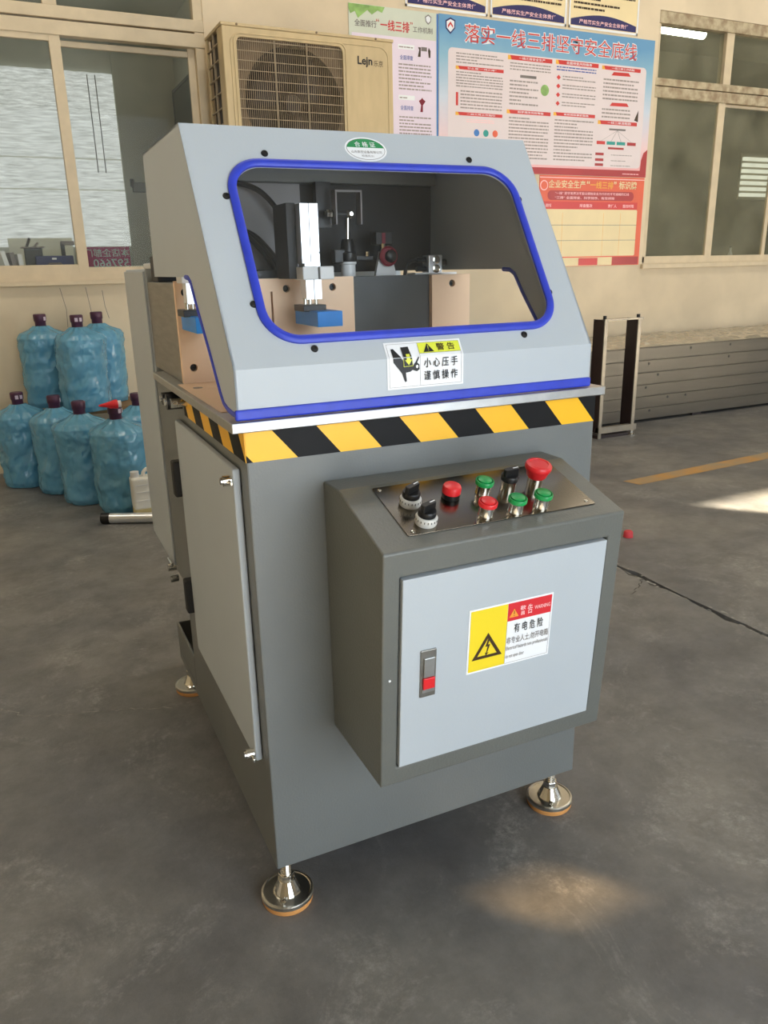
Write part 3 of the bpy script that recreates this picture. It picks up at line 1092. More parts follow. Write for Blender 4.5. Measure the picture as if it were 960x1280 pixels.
ftxt('警 告', .2275, .2515, .0225, .0165, M['pinkish'], el, .006)
ftxt('WARNING', .2535, .2565, .029, .0065, M['pinkish'], el, .01)
ftxt('有 电 危 险', .2185, .2235, .053, .0165, M['ink'], el, .010)
ftxt('非专业人士,勿开电箱', .2065, .2050, .0765, .0125, M['ink_grey'], el, .005)
ftxt('Electrical hazards non professionals', .2065, .1930, .0765, .0085, M['ink_grey'], el)
ftxt('do not open door', .2065, .1790, .034, .0085, M['ink_grey'], el)

# ---- control plate with switches on the slope
SO = Vector((.12, -.2217, .7492))
SX = Vector((1, 0, 0))
SY = Vector((0, .1607, .0508)).normalized()
SN = SX.cross(SY)


def onslope(u, v, n=0.0):
    return SO + SX * u + SY * v + SN * n


cp = MB().plate(rounded(.0515, .378, .029, .158, .003, 3), [], SO + SN * .0003, SX, SY, .0016).build('control_plate', M['plate_steel'], root, bevel=.0004)
for u, v in ((.0605, .149), (.0625, .0375), (.3665, .0395), (.3665, .149)):
    MB().lathe([(.0032, .0018), (.0030, .0030), (.0018, .0036)], onslope(u, v), SN, 12).build('screw', M['chrome'], cp, smooth=True)


def btn_lathe(u, v, prof, name, material, parent, n=28):
    return MB().lathe(prof, onslope(u, v), SN, n).build(name, material, parent, smooth=True)


def push_button(u, v, colour, dark, name):
    b = btn_lathe(u, v, [(.0115, .0018), (.0118, .004), (.0112, .005), (.0112, .0185), (.0122, .019), (.0122, .020)], name, M['chrome'], root)
    btn_lathe(u, v, [(.0135, .0200), (.0144, .0208), (.0144, .0262), (.0136, .0272), (.0126, .0272), (.0122, .0242), (.0005, .0242)], 'bezel', colour, b)
    btn_lathe(u, v, [(.0106, .0240), (.0106, .0280), (.0098, .0284), (.0005, .0284)], 'cap', colour, b)
    return b


def selector(u, v, ang, name, ring=True, chrome=False):
    if chrome:
        b = btn_lathe(u, v, [(.0118, .0018), (.0118, .020), (.0122, .0205)], name, M['chrome'], root)
        z0 = .020
    else:
        b = btn_lathe(u, v, [(.0155, .0018), (.0165, .004), (.0165, .0125), (.0150, .015), (.0125, .0155)], name, M['white_ring'], root)
        z0 = .0155
        for k in range(20):
            a = 2 * math.pi * k / 20
            p = onslope(u + .0166 * math.cos(a), v + .0166 * math.sin(a), .0095)
            MB().cyl(p, p + SN * .003, .0006, n=5).build('tick', M['ink'], b)
    btn_lathe(u, v, [(.0132, z0), (.0136, z0 + .002), (.0136, z0 + .0075), (.0125, z0 + .009)], 'dial', M['black'], b)
    ca, sa = math.cos(ang), math.sin(ang)
    d1 = SX * ca + SY * sa
    d2 = SX * -sa + SY * ca
    P = [(-.0125, -.0042), (.0125, -.0042), (.0135, 0), (.0125, .0042), (-.0125, .0042), (-.0135, 0)]
    MB().plate(P, [], onslope(u, v, z0 + .008), d1, d2, .0125).build('grip', M['black'], b, bevel=.0015)
    MB().plate([(.002, -.0008), (.012, -.0008), (.012, .0008), (.002, .0008)], [], onslope(u, v, z0 + .0206), d1, d2, .0004).build('pointer', M['white'], b)
    return b


s1 = selector(.0895, .1030, math.radians(25), 'selector_switch')
s2 = selector(.0905, .0525, math.radians(20), 'selector_switch')
il = btn_lathe(.1595, .1050, [(.0135, .0018), (.0140, .003), (.0140, .010), (.0132, .0105)], 'indicator_lamp', M['black'], root)
btn_lathe(.1595, .1050, [(.0132, .0100), (.0145, .0110), (.0145, .0195), (.0130, .0225), (.0100, .0235), (.0005, .0240)], 'lens', M['red'], il)
push_button(.2130, .1000, M['green'], M['green_dark'], 'push_button')
push_button(.2370, .0430, M['green'], M['green_dark'], 'push_button')
push_button(.2840, .0440, M['green'], M['green_dark'], 'push_button')
rb = push_button(.1870, .0460, M['red'], M['red'], 'push_button')
selector(.2590, .1010, math.radians(5), 'selector_switch', chrome=True)
es = btn_lathe(.3085, .1000, [(.0118, .0018), (.0118, .022), (.0125, .0225)], 'emergency_stop', M['chrome'], root)
btn_lathe(.3085, .1000, [(.0135, .019), (.0160, .022), (.0175, .028), (.0200, .033), (.0212, .036), (.0212, .040), (.0195, .0425), (.0150, .0435), (.0145, .0425), (.0005, .0430)], 'mushroom_cap', M['red'], es)
es['label'] = 'red mushroom emergency stop button'

# ---- hood
HL, HR, HF, HB, HTY, HTZ, HRY = -.010, .627, -.005, .982, .223, 1.338, .585
TH = .003
hood = MB()
hood.box(HL, HR, HF, HF + TH, .9185, HB)                                     # apron
so = Vector((HL, HF, HB))
sy = Vector((0, HTY - HF, HTZ - HB))
SLEN = sy.length
sy.normalize()
sx = Vector((1, 0, 0))
sn = sx.cross(sy)                                                             # outward (towards -y, +z)
HW = HR - HL
hole = rounded(.066, .573, .047, .347, .050, 10)
hood.plate([(0, 0), (HW, 0), (HW, SLEN), (0, SLEN)], [hole], so - sn * TH, sx, sy, TH)
hood.box(HL, HR, HTY, HRY, HTZ - TH, HTZ)                                     # roof
prof = [(HF, .9185), (HF, HB), (HTY, HTZ), (HRY, HTZ), (HRY + .010, 1.109), (.276, 1.109), (.252, 1.108), (.234, 1.100), (.220, 1.084), (.205, 1.066), (.135, .994), (.085, .938), (.068, .924), (.045, .9185)]
hood.prism(prof, HL, HL + TH, 'x')
hood.prism(prof, HR - TH, HR, 'x')
hd = hood.build('hood', M['hood'], root)
MB().prism([(HRY, 1.109), (HRY + .004, 1.109), (HRY, HTZ - .001), (HRY - .004, HTZ - .001)], HL + TH, HR - TH, 'x').build('rear_panel', M['interior'], hd)
MB().box(HL + .004, HR - .004, .555, .582, 1.290, 1.334).build('cross_rail', M['cabinet'], hd, bevel=.002)
MB().box(HL + .004, .302, .566, .574, 1.112, 1.289).build('back_plate', M['interior_grey'], hd)
# bent edge line, trims, pane, screws
path = [so + sx * p[0] + sy * p[1] for p in rounded(.0605, .5785, .0415, .3525, .0535, 12)]
MB().ribbon(path, None, sn, .0135, .0065, True).build('window_trim', M['blue_trim'], hd, smooth=True)
MB().plate(rounded(.050, .589, .031, .363, .04, 8), [], so - sn * .0075, sx, sy, .004).build('window_pane', M['hood_pane'], hd)
MB().box(HL - .003, HR + .001, HF - .004, HF + .005, ZT + .0012, .9245).build('bottom_trim', M['blue_trim'], hd, bevel=.003)
for X in (HL, HR - TH):
    P = [(X + TH / 2, y, z) for y, z in prof[5:]] + [(X + TH / 2, .02, .9165), (X + TH / 2, HF + .002, .9165)]
    MB().tube(P, .0046, 8, up=(1, 0, 0)).build('edge_trim', M['blue_trim'], hd, smooth=True)
for u, v in ((.127, .3715), (.505, .3740), (.049, .291), (.052, .104), (.129, .0255), (.584, .293), (.584, .104), (.505, .0260)):
    s = MB().lathe([(.0058, 0), (.0058, .0012), (.0046, .0030), (.0026, .0034), (.0024, .0022), (.0003, .0022)], so + sx * u + sy * v, sn, 18).build('window_screw', M['black'], hd, smooth=True)

# oval inspection sticker
su, sv = .3075, .3875
ov = [(su + .0385 * math.cos(t * math.pi / 20), sv + .0240 * math.sin(t * math.pi / 20)) for t in range(40)]
st = MB().plate(ov, [], so + sn * .0001, sx, sy, .0005).build('oval_sticker', M['white'], root)
st['label'] = 'oval green and white inspection sticker'
up_ = [(su + .0345 * math.cos(t * math.pi / 20), sv + .0205 * math.sin(t * math.pi / 20)) for t in range(0, 21)]
up_ = [p for p in up_ if p[1] >= sv + .0005]
MB().plate(up_, [], so + sn * .0007, sx, sy, .0003).build('green_half', M['sticker_green'], st)
ring_o = [(su + .0352 * math.cos(t * math.pi / 20), sv + .0212 * math.sin(t * math.pi / 20)) for t in range(40)]
ring_i = [(su + .0346 * math.cos(t * math.pi / 20), sv + .0206 * math.sin(t * math.pi / 20)) for t in range(40)]
MB().plate(ring_o, [ring_i], so + sn * .0007, sx, sy, .0003).build('outline', M['ink_grey'], st)
text('合 格 证', so + sx * (su - .019) + sy * (sv + .004), sx, sy, .038, .0105, M['white'], 'lettering', st, .008, .0014)
text('山东数控设备有限公司', so + sx * (su - .028) + sy * (sv - .0085), sx, sy, .056, .0055, M['ink_grey'], 'lettering', st, 0, .0010)
text('检验员:01', so + sx * (su - .011) + sy * (sv - .0158), sx, sy, .022, .0045, M['ink_grey'], 'lettering', st, 0, .0010)

# crush warning label, folded over the bend of the hood front
ax = Vector((0, 0, 1))
LX0, LX1 = .232, .3685
ZB0 = .9335
EP = .0008


def bent(v):
    """point of the label surface, v measured up from its lower edge"""
    if v <= HB - ZB0:
        return Vector((0, HF, ZB0 + v)), Vector((0, -1, 0))
    return Vector((0, HF, HB)) + sy * (v - (HB - ZB0)), sn


def bent_quad(u0, u1, v0, v1, name, material, parent, lift):
    vs, fs = [], []
    cuts = sorted(set([v0, v1] + ([HB - ZB0] if v0 < HB - ZB0 < v1 else [])))
    for v in cuts:
        p, n = bent(v)
        if abs(v - (HB - ZB0)) < 1e-6:
            n = (Vector((0, -1, 0)) + sn).normalized()
        for u in (u0, u1):
            vs.append(Vector((LX0 + u, 0, 0)) + p + n * lift)
    for i in range(len(cuts) - 1):
        fs.append((2 * i, 2 * i + 1, 2 * i + 3, 2 * i + 2))
    m = MB()
    m.add(vs, fs)
    return m.build(name, material, parent, recalc=False)


def bent_poly(P, name, material, parent, lift):
    """flat shape laid over the fold: cut at the bend so that each half follows its own face"""
    m = MB()
    for lo, hi in ((-1, HB - ZB0), (HB - ZB0, 1)):
        Q = [(q[1], q[0]) for q in clip([(p[1], p[0]) for p in P], lo, hi)]
        if len(Q) < 3:
            continue
        tri = tessellate_polygon([[Vector((p[0], p[1], 0)) for p in Q]])
        vs = []
        for u, v in Q:
            p, n = bent(v + (1e-7 if lo > 0 else -1e-7))
            vs.append(Vector((LX0 + u, 0, 0)) + p + n * lift)
        fs = []
        for t in tri:
            a_, b_, c_ = (Q[i] for i in t)
            cr = (b_[0] - a_[0]) * (c_[1] - a_[1]) - (b_[1] - a_[1]) * (c_[0] - a_[0])
            fs.append(tuple(t) if cr > 0 else tuple(reversed(t)))
        m.add(vs, fs)
    return m.build(name, material, parent, recalc=False)


LH = .0755
cl = bent_quad(0, LX1 - LX0, 0, LH, 'crush_warning_label', M['white'], root, EP)
cl['label'] = 'white label with black crushed hand pictogram and yellow header'
for a, b, c, d in ((.0035, .133, .0032, .0036), (.0035, .133, .0718, .0722), (.0035, .0039, .0032, .0722), (.1326, .133, .0032, .0722), (.0575, .0579, .0032, .0722)):
    bent_quad(a, b, c, d, 'border_line', M['ink_grey'], cl, EP * 1.7)
bent_quad(.058, .1326, .0535, .0716, 'yellow_header', M['label_lime'], cl, EP * 1.9)
bent_quad(.058, .1326, .0530, .0536, 'border_line', M['ink_grey'], cl, EP * 2.4)
bent_poly([(.0655, .0550), (.0845, .0550), (.0745, .0700)], 'triangle', M['ink'], cl, EP * 2.6)
bent_quad(.0741, .0751, .0600, .0660, 'exclamation', M['label_lime'], cl, EP * 3.6)
bent_quad(.0741, .0751, .0570, .0582, 'exclamation', M['label_lime'], cl, EP * 3.6)
# press ram, fingers and arm
bent_poly([(.0094, .0636), (.0137, .0640), (.0272, .0441), (.0280, .0348), (.0447, .0356), (.0495, .0416), (.0540, .0492), (.0558, .0482), (.0520, .0400), (.0558, .0368), (.0563, .0292), (.0515, .0263), (.0437, .0288), (.0398, .0263), (.0320, .0254), (.0335, .0119), (.0304, .0107), (.0252, .0246), (.0105, .0424)], 'hand_pictogram', M['ink'], cl, EP * 2.0)
bent_poly([(.0516 + .0022 * math.cos(k * math.pi / 6), .0338 + .0026 * math.sin(k * math.pi / 6)) for k in range(12)], 'knuckle_gap', M['white'], cl, EP * 2.6)
bent_poly([(.0270, .0655), (.0400, .0662), (.0440, .0350), (.0285, .0342)], 'ram_pictogram', M['ink'], cl, EP * 2.8)
bent_poly([(.0325, .0530), (.0388, .0532), (.0392, .0455), (.0425, .0455), (.0368, .0370), (.0300, .0450), (.0328, .0452)], 'arrow', M['label_lime'], cl, EP * 3.8)
for Q in ([(.0278, .0345), (.0446, .0353), (.0446, .0360), (.0278, .0352)], [(.0278, .0345), (.0286, .0345), (.0280, .0470), (.0272, .0470)], [(.0438, .0353), (.0446, .0353), (.0434, .0480), (.0426, .0480)]):
    bent_poly(Q, 'ram_outline', M['label_lime'], cl, EP * 3.4)


def btxt(s, u0, v0, w, h, material, bold):
    p, n = bent(v0)
    t = ax if v0 < HB - ZB0 else sy
    return text(s, Vector((LX0 + u0, 0, 0)) + p, sx, t, w, h, material, 'lettering', cl, bold, EP * 3.0)


btxt('警 告', .090, .0565, .0330, .0125, M['ink_brown'], .012)
btxt('小 心 压 手', .0640, .0310, .0610, .0150, M['ink'], .012)
btxt('谨 慎 操 作', .0640, .0110, .0610, .0150, M['ink'], .012)

# ---- fence, clamps and saw fittings under the hood
FYF = .44
MB().box(.002, .36, .455, .785, ZT, 1.098).build('fence_block', M['steel'], root, bevel=.002)
def bore(x, z, r=.0075, n=20):
    return [(x + r * math.cos(2 * math.pi * k / n), z + r * math.sin(2 * math.pi * k / n)) for k in range(n)]


FZ = ZT + .001
fp = MB().plate([(0, 0), (.366, 0), (.366, .193), (0, .193)],
                [[(.1865, .070), (.1905, .070), (.1905, .168), (.1865, .168)]] + [bore(x, z - FZ) for x, z in ((.018, 1.080), (.022, .938), (.220, 1.081), (.319, 1.081))],
                (0, .455, FZ), (1, 0, 0), (0, 0, 1), .015).build('fence_plate', M['film'], root)
fp2 = MB().plate([(.550, 0), (.645, 0), (.645, 1.100 - FZ), (.550, 1.100 - FZ)], [bore(.600, 1.081 - FZ)],
                 (0, .455, FZ), (1, 0, 0), (0, 0, 1), .015).build('fence_plate', M['film'], root)
MB().box(.366, .550, .452, .462, ZT + .001, 1.1005).build('centre_plate', M['dark_steel'], root, bevel=.001)
MB().box(.556, .64, .455, .785, ZT, 1.090).build('fence_block', M['steel'], root, bevel=.002)
for x, z, par in ((.018, 1.080, fp), (.022, .938, fp), (.220, 1.081, fp), (.319, 1.081, fp), (.600, 1.081, fp2)):
    MB().lathe([(.0060, 0), (.0060, .0075), (.0050, .0082), (.0030, .0082), (.0028, .0050), (.0003, .0050)], (x, .4555, z), (0, -1, 0), 16).build('socket_bolt', M['black'], par, smooth=True)
# film sheet on the table in front of the fence
MB().plate([(-.012, .085), (.60, .085), (.60, .439), (-.012, .439)], SLOTS, (0, 0, ZT), (1, 0, 0), (0, 1, 0), .0012).build('table_film', M['film'], root)
MB().cyl((.012, .37, ZT + .0012), (.012, .37, ZT + .0018), .009, n=16).build('table_bolt', M['steel'], root)


def clamp(dx):
    c = MB()
    c.box(.2245 + dx, .2575 + dx, .3480, .379, 1.128, 1.2335)                       # core
    for z0, z1 in ((1.128, 1.1455), (1.1480, 1.2335)):
        c.box(.2235 + dx, .2395 + dx, .345, .380, z0, z1)
        c.box(.2415 + dx, .2585 + dx, .345, .380, z0, z1)
    c = c.build('clamp_cylinder', M['alu_bright'], root)
    MB().box(.2200 + dx, .2510 + dx, .335, .385, 1.098, 1.122).build('mount_block', M['white_plastic'], c, bevel=.002)
    MB().box(.2545 + dx, .2830 + dx, .335, .385, 1.098, 1.122).build('mount_block', M['white_plastic'], c, bevel=.002)
    MB().box(.2280 + dx, .2590 + dx, .345, .380, 1.120, 1.130).build('neck', M['alu_bright'], c)
    g = MB().box(.2300 + dx, .2590 + dx, .349, .377, 1.062, 1.100)
    g.box(.2290 + dx, .2440 + dx, .346, .378, 1.062, 1.100).box(.2460 + dx, .2600 + dx, .346, .378, 1.062, 1.100)
    g.build('guide_body', M['alu_bright'], c)
    for q in (.230, .240, .252):
        MB().cyl((q + dx, .36, 1.045), (q + dx, .36, 1.064), .004, n=10).build('piston_rod', M['chrome'], c, smooth=True)
    MB().box(.2180 + dx, .2640 + dx, .335, .392, 1.040, 1.052).build('pad_holder', M['black'], c, bevel=.001)
    MB().box(.2290 + dx, .2790 + dx, .290, .420, 1.0135, 1.0415).build('clamp_pad', M['blue_pad'], c, bevel=.001)
    if dx == 0:
        MB().box(.2050 + dx, .2235 + dx, .372, .452, 1.100, 1.236).build('back_bracket', M['interior'], c, bevel=.001)
    return c


clamp(0)
clamp(-.226)

UB = MB()
UB.box(.354, .3575, .495, .52, 1.205, 1.272).box(.4105, .414, .495, .52, 1.205, 1.272).box(.354, .414, .495, .52, 1.268, 1.272)
UB.build('fork_bracket', M['interior_grey'], root)
MB().box(.325, .358, .53, .55, 1.20, 1.29).build('bracket_plate', M['black'], root)
rd = MB().cyl((.335, .51, 1.226), (.40, .51, 1.226), .005, n=10).build('pivot_rod', M['dark_steel'], root, smooth=True)
for x in (.338, .345, .352):
    MB().cyl((x, .51, 1.226), (x + .0055, .51, 1.226), .0085, n=6).build('nut', M['chrome'], rd)
MB().lathe([(.004, -.009), (.0085, -.005), (.010, 0), (.0085, .005), (.004, .009)], (.391, .508, 1.226), (0, -1, 0), 14).build('ball_joint', M['chrome'], rd, smooth=True)
MB().cyl((.386, .51, 1.218), (.384, .51, 1.174), .0055, n=10).build('link_rod', M['chrome'], rd, smooth=True)
rg = MB().lathe([(.017, 1.128), (.019, 1.132), (.019, 1.148), (.015, 1.150), (.015, 1.168), (.012, 1.176)], (.384, .51, 0), n=16).build('air_regulator', M['black'], root, smooth=True)
MB().box(.350, .376, .50, .52, 1.128, 1.156).build('valve_block', M['black'], rg, bevel=.002)
MB().box(.395, .442, .505, .515, 1.132, 1.143).build('pipe', M['black'], rg, bevel=.002)
MB().cyl((.425, .502, 1.141), (.425, .502, 1.150), .005, n=8).build('fitting', M['chrome'], rg)
MB().lathe([(.0155, 1.100), (.0155, 1.124), (.018, 1.126), (.018, 1.130)], (.384, .51, 0), n=16).build('cup', M['white_plastic'], rg, smooth=True)
kb = MB().prism([(.446, 1.100), (.496, 1.100), (.484, 1.150), (.458, 1.150)], .505, .515, 'y').build('dial_stand', M['white_plastic'], root)
MB().lathe([(.018, -.002), (.021, .002), (.021, .007), (.017, .009), (.016, .006)], (.474, .503, 1.140), (0, -1, 0), 24).build('dial_ring', M['red_glass'], kb, smooth=True)
MB().lathe([(.013, 0), (.013, .012), (.010, .015), (.0005, .016)], (.478, .503, 1.140), (0, -1, 0), 20).build('dial_knob', M['black'], kb, smooth=True)
MB().box(.446, .486, .50, .53, 1.164, 1.190).build('sensor_head', M['black'], kb, bevel=.002)
MB().box(.460, .468, .4985, .5, 1.166, 1.188).build('sensor_lens', M['red_glass'], kb)
MB().cyl((.464, .505, 1.150), (.464, .505, 1.166), .007, n=10).build('sensor_stem', M['chrome'], kb)
vb = MB().box(.568, .602, .488, .520, 1.100, 1.141).build('valve_manifold', M['alu_bright'], root, bevel=.002)
for z in (1.131, 1.112):
    MB().lathe([(.009, 0), (.009, .003), (.006, .004), (.005, .002), (.0005, .002)], (.586, .488, z), (0, -1, 0), 16).build('manifold_screw', M['chrome'], vb, smooth=True)
    MB().cyl((.545, .504, z), (.569, .504, z), .006, n=10).build('hose_fitting', M['black'], vb, smooth=True)
MB().cyl((.602, .504, 1.125), (.618, .504, 1.125), .008, n=10).build('hose_fitting', M['black'], vb, smooth=True)
MB().box(.535, .64, .49, .53, 1.095, 1.104).build('rail', M['alu_bright'], vb)
MB().tube([(.548, .504, 1.131), (.535, .504, 1.131), (.524, .504, 1.124), (.518, .504, 1.110), (.516, .504, 1.095)], .0045, 8).build('hose', M['rubber'], vb, smooth=True)


def arc(pts, n=8):
    out = []
    P = [Vector(p) for p in pts]
    P = [P[0] * 2 - P[1]] + P + [P[-1] * 2 - P[-2]]
    for i in range(1, len(P) - 2):
        for k in range(n):
            t = k / n
            a, b, c, d = P[i - 1], P[i], P[i + 1], P[i + 2]
            out.append(.5 * ((2 * b) + (c - a) * t + (2 * a - 5 * b + 4 * c - d) * t * t + (3 * b - a - 3 * c + d) * t ** 3))
    out.append(P[-2])
    return out


MB().tube(arc([(.08, .53, 1.285), (.15, .53, 1.285), (.20, .53, 1.272), (.235, .53, 1.240), (.255, .53, 1.205), (.262, .53, 1.16)]), .0055, 8).build('air_hose', M['rubber'], root, smooth=True)
for k in range(3):
    d = k * .010
    MB().tube(arc([(.10 + d, .525 + d * .5, 1.205), (.16 + d, .525 + d * .5, 1.190), (.195 + d, .525 + d * .5, 1.160), (.220 + d, .525 + d * .5, 1.125), (.228 + d, .525 + d * .5, 1.09)]), .0052, 8).build('air_hose', M['rubber'], root, smooth=True)
MB().box(.12, .255, .47, .52, 1.098, 1.118).build('hose_tray', M['black'], root, bevel=.002)

# ================================================================== THINGS ALONG THE BACK WALL
# ---- air conditioner outdoor unit
AX0, AX1, AY0, AY1, AZ0, AZ1 = .969, 1.968, 3.45, 3.80, 1.68, 2.345
ac = thing('air_conditioner', 'yellowed outdoor air conditioner unit with round fan grille on the wall', 'air conditioner', ((AX0 + AX1) / 2, AY1, AZ0))
GX0, GX1, GZ0, GZ1 = 1.045, 1.655, 1.705, 2.298
m = MB().plate([(AX0, AZ0), (AX1, AZ0), (AX1, AZ1), (AX0, AZ1)], [rounded(GX0, GX1, GZ0, GZ1, .03, 4)], (0, AY0 + .012, 0), (1, 0, 0), (0, 0, 1), .012)
m.build('front_panel', M['ac_case'], ac, bevel=.004)
m = MB().box(AX0 - .006, AX1 + .006, AY0 - .004, AY1, AZ1, AZ1 + .016).build('top_cover', M['ac_case'], ac, bevel=.004)
m = MB().box(AX1 - .01, AX1, AY0 + .012, AY1, AZ0, AZ1).build('side_panel', M['ac_case'], ac)
m = MB().box(AX0, AX1, AY0 + .012, AY1, AZ0 - .01, AZ0).build('base_pan', M['ac_case'], ac)
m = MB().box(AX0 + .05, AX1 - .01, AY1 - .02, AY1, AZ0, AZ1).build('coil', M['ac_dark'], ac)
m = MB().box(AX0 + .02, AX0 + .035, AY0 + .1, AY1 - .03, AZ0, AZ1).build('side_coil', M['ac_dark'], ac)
m = MB().box(AX0, AX0 + .012, AY0 + .012, AY0 + .10, AZ0, AZ1).build('corner_post', M['ac_case'], ac)
m = MB().box(AX0, AX0 + .012, AY1 - .03, AY1, AZ0, AZ1).build('corner_post', M['ac_case'], ac)
for k in range(8):
    z = AZ0 + .05 + k * .078
    MB().box(AX0 - .002, AX0 + .010, AY0 + .09, AY1 - .025, z, z + .006).build('guard_bar', M['ac_wire'], ac)
MB().box(AX0 - .003, AX0 + .008, AY0 + .19, AY0 + .20, AZ0, AZ1).build('guard_bar', M['ac_wire'], ac)
fcx, fcz, fr = 1.365, 2.0, .285
circ = [(fcx + fr * math.cos(t * math.pi / 24), fcz + fr * math.sin(t * math.pi / 24)) for t in range(48)]
MB().plate([(GX0 - .02, GZ0 - .02), (GX1 + .02, GZ0 - .02), (GX1 + .02, GZ1 + .02), (GX0 - .02, GZ1 + .02)], [circ], (0, AY0 + .034, 0), (1, 0, 0), (0, 0, 1), .006).build('fan_shroud', M['ac_inner'], ac)
hub = MB().lathe([(.05, 0), (.055, .03), (.045, .045), (.0005, .05)], (fcx, AY0 + .10, fcz), (0, -1, 0), 20).build('fan_hub', M['ac_fan'], ac, smooth=True)
for k in range(3):
    vs = []
    for r in (.04, .15, .27):
        for t, dy in ((-.1, .05), (.45, .03), (1.15, 0)):
            a = k * 2.094 + t
            vs.append((fcx + r * math.cos(a), AY0 + .07 + dy, fcz + r * math.sin(a)))
    bl_ = MB().add(vs, [(i * 3 + j, i * 3 + j + 1, i * 3 + j + 4, i * 3 + j + 3) for i in range(2) for j in range(2)]).build('fan_blade', M['ac_fan'], ac, smooth=True)
    s = bl_.modifiers.new('thick', 'SOLIDIFY')
    s.thickness = .004
n_h = 13
for k in range(n_h):
    z = GZ0 + .015 + k * (GZ1 - GZ0 - .03) / (n_h - 1)
    MB().cyl((GX0, AY0 + .006, z), (GX1, AY0 + .006, z), .0022, n=6).build('grille_wire', M['ac_wire'], ac)
for x in (1.255, 1.44):
    MB().cyl((x, AY0 + .004, GZ0), (x, AY0 + .004, GZ1), .0028, n=6).build('grille_stay', M['ac_wire'], ac)
m = MB()
nv = 52
for k in range(nv):
    x = GX0 + .008 + k * (GX1 - GX0 - .016) / (nv - 1)
    m.box(x - .0011, x + .0011, AY0 + .0075, AY0 + .0105, GZ0, GZ1)
m.build('grille_fine_wires', M['ac_wire'], ac)['kind'] = 'stuff'
P = [(x, AY0 - .001, z) for x, z in rounded(GX0 - .016, GX1 + .018, GZ0 - .016, GZ1 + .016, .04, 5)]
MB().tube(P, .004, 6, True, up=(0, 1, 0)).build('grille_rim', M['ac_case'], ac, smooth=True)
P = [(x, AY0, z) for x, z in rounded(GX0 - .035, AX1 - .03, AZ0 + .01, AZ1 - .03, .06, 5)]
MB().tube(P, .004, 6, True, up=(0, 1, 0)).build('panel_bead', M['ac_case'], ac, smooth=True)
text('Lejn', (1.745, AY0 - .0005, 2.205), (1, 0, 0), (0, 0, 1), .092, .056, M['ink'], 'lettering', ac, .025, .001)
text('乐京', (1.846, AY0 - .0005, 2.214), (1, 0, 0), (0, 0, 1), .058, .032, M['ink_brown'], 'lettering', ac, .0, .001)
for x in (1.12, 1.78):
    MB().box(x, x + .04, AY0 + .03, YW, AZ0 - .05, AZ0 - .01).build('wall_bracket', M['ac_inner'], ac)
    MB().box(x, x + .04, YW - .02, YW, AZ0 - .30, AZ0 - .05).build('wall_bracket', M['ac_inner'], ac)
for x in (1.05, 1.5, 1.86):
    MB().lathe([(.006, 0), (.006, .003), (.0005, .004)], (x, AY0 - .004, AZ1 + .008), (0, -1, 0), 10).build('cover_screw', M['ac_inner'], ac)

# ---- printed sheets
PY = YW - .004
EX, EZ = Vector((1, 0, 0)), Vector((0, 0, 1))


def sheet(name, x0, x1, z0, z1, material, label, cat='poster', group=None):
    o = thing(name, label, cat, ((x0 + x1) / 2, YW, z0), group)
    MB().box(x0, x1, PY, YW - .0002, z0, z1).build('sheet', material, o, origin=(x0, PY, z0))
    return o


def pq(x0, x1, z0, z1, name, material, par, lift=.0006, r=0.0):
    P = rounded(x0, x1, z0, z1, r, 4) if r > 0 else [(x0, z0), (x1, z0), (x1, z1), (x0, z1)]
    return MB().plate(P, [], (0, PY - lift, 0), EX, EZ, .0004).build(name, material, par)


def pp_(P, name, material, par, lift=.0006):
    return MB().plate(P, [], (0, PY - lift, 0), EX, EZ, .0004).build(name, material, par)


def ptxt(s, x0, x1, z0, z1, material, par, bold=0.0, lift=.0016, name='lettering'):
    return text(s, (x0, PY, z0), EX, EZ, x1 - x0, z1 - z0, material, name, par, bold, lift)


def fine(x0, x1, z0, z1, n, material, par, lift=.0014, seed=0, fill=1.0):
    """rows of tiny print"""
    rnd = random.Random(seed + int(x0 * 1000) + int(z0 * 1000))
    m = MB()
    dz = (z1 - z0) / n
    for i in range(n):
        z = z1 - (i + 1) * dz + dz * .25
        x = x0
        end = x1 if rnd.random() < .75 else x0 + (x1 - x0) * rnd.uniform(.4, .9) * fill
        while x < end - .006:
            w = rnd.uniform(.010, .035)
            w = min(w, end - x)
            m.add([(x, PY - lift, z), (x + w, PY - lift, z), (x + w, PY - lift, z + dz * .42), (x, PY - lift, z + dz * .42)], [(0, 1, 2, 3)])
            x += w + rnd.uniform(.002, .006)
    if m.v:
        return m.build('fine_print', material, par, recalc=False)


grad_blue = poster_gradient('blue_poster_print', [(0.0, (232, 150, 150)), (0.25, (240, 205, 205)), (0.55, (205, 215, 228)), (0.82, (140, 184, 206)), (1.0, (104, 156, 196))], .93)
M['panel_pink'] = mat('poster_panel', (230, 216, 216), 0.4, var=0.02)
M['p_red'] = mat('poster_red', (206, 52, 44), 0.4, var=0.03)
M['p_red2'] = mat('poster_dark_red', (170, 40, 36), 0.4, var=0.03)
M['p_orange'] = mat('poster_orange', (226, 96, 58), 0.4, var=0.05, vscale=3)
M['p_gold'] = mat('poster_gold', (240, 180, 60), 0.4, var=0.03)
M['p_cream'] = mat('poster_cream', (238, 218, 170), 0.45, var=0.03)
M['p_teal'] = mat('poster_teal', (40, 150, 140), 0.4, var=0.03)
M['p_bluedot'] = mat('poster_blue', (60, 120, 190), 0.4, var=0.03)
M['navy'] = mat('poster_navy', (44, 40, 96), 0.4, var=0.04)
M['p_leaf'] = mat('poster_leaf', (140, 178, 100), 0.5, var=0.25, vscale=20)
M['p_green_bg'] = mat('poster_pale_green', (206, 212, 196), 0.45, var=0.03)
M['p_lilac'] = mat('poster_lilac', (232, 218, 232), 0.45, var=0.02)

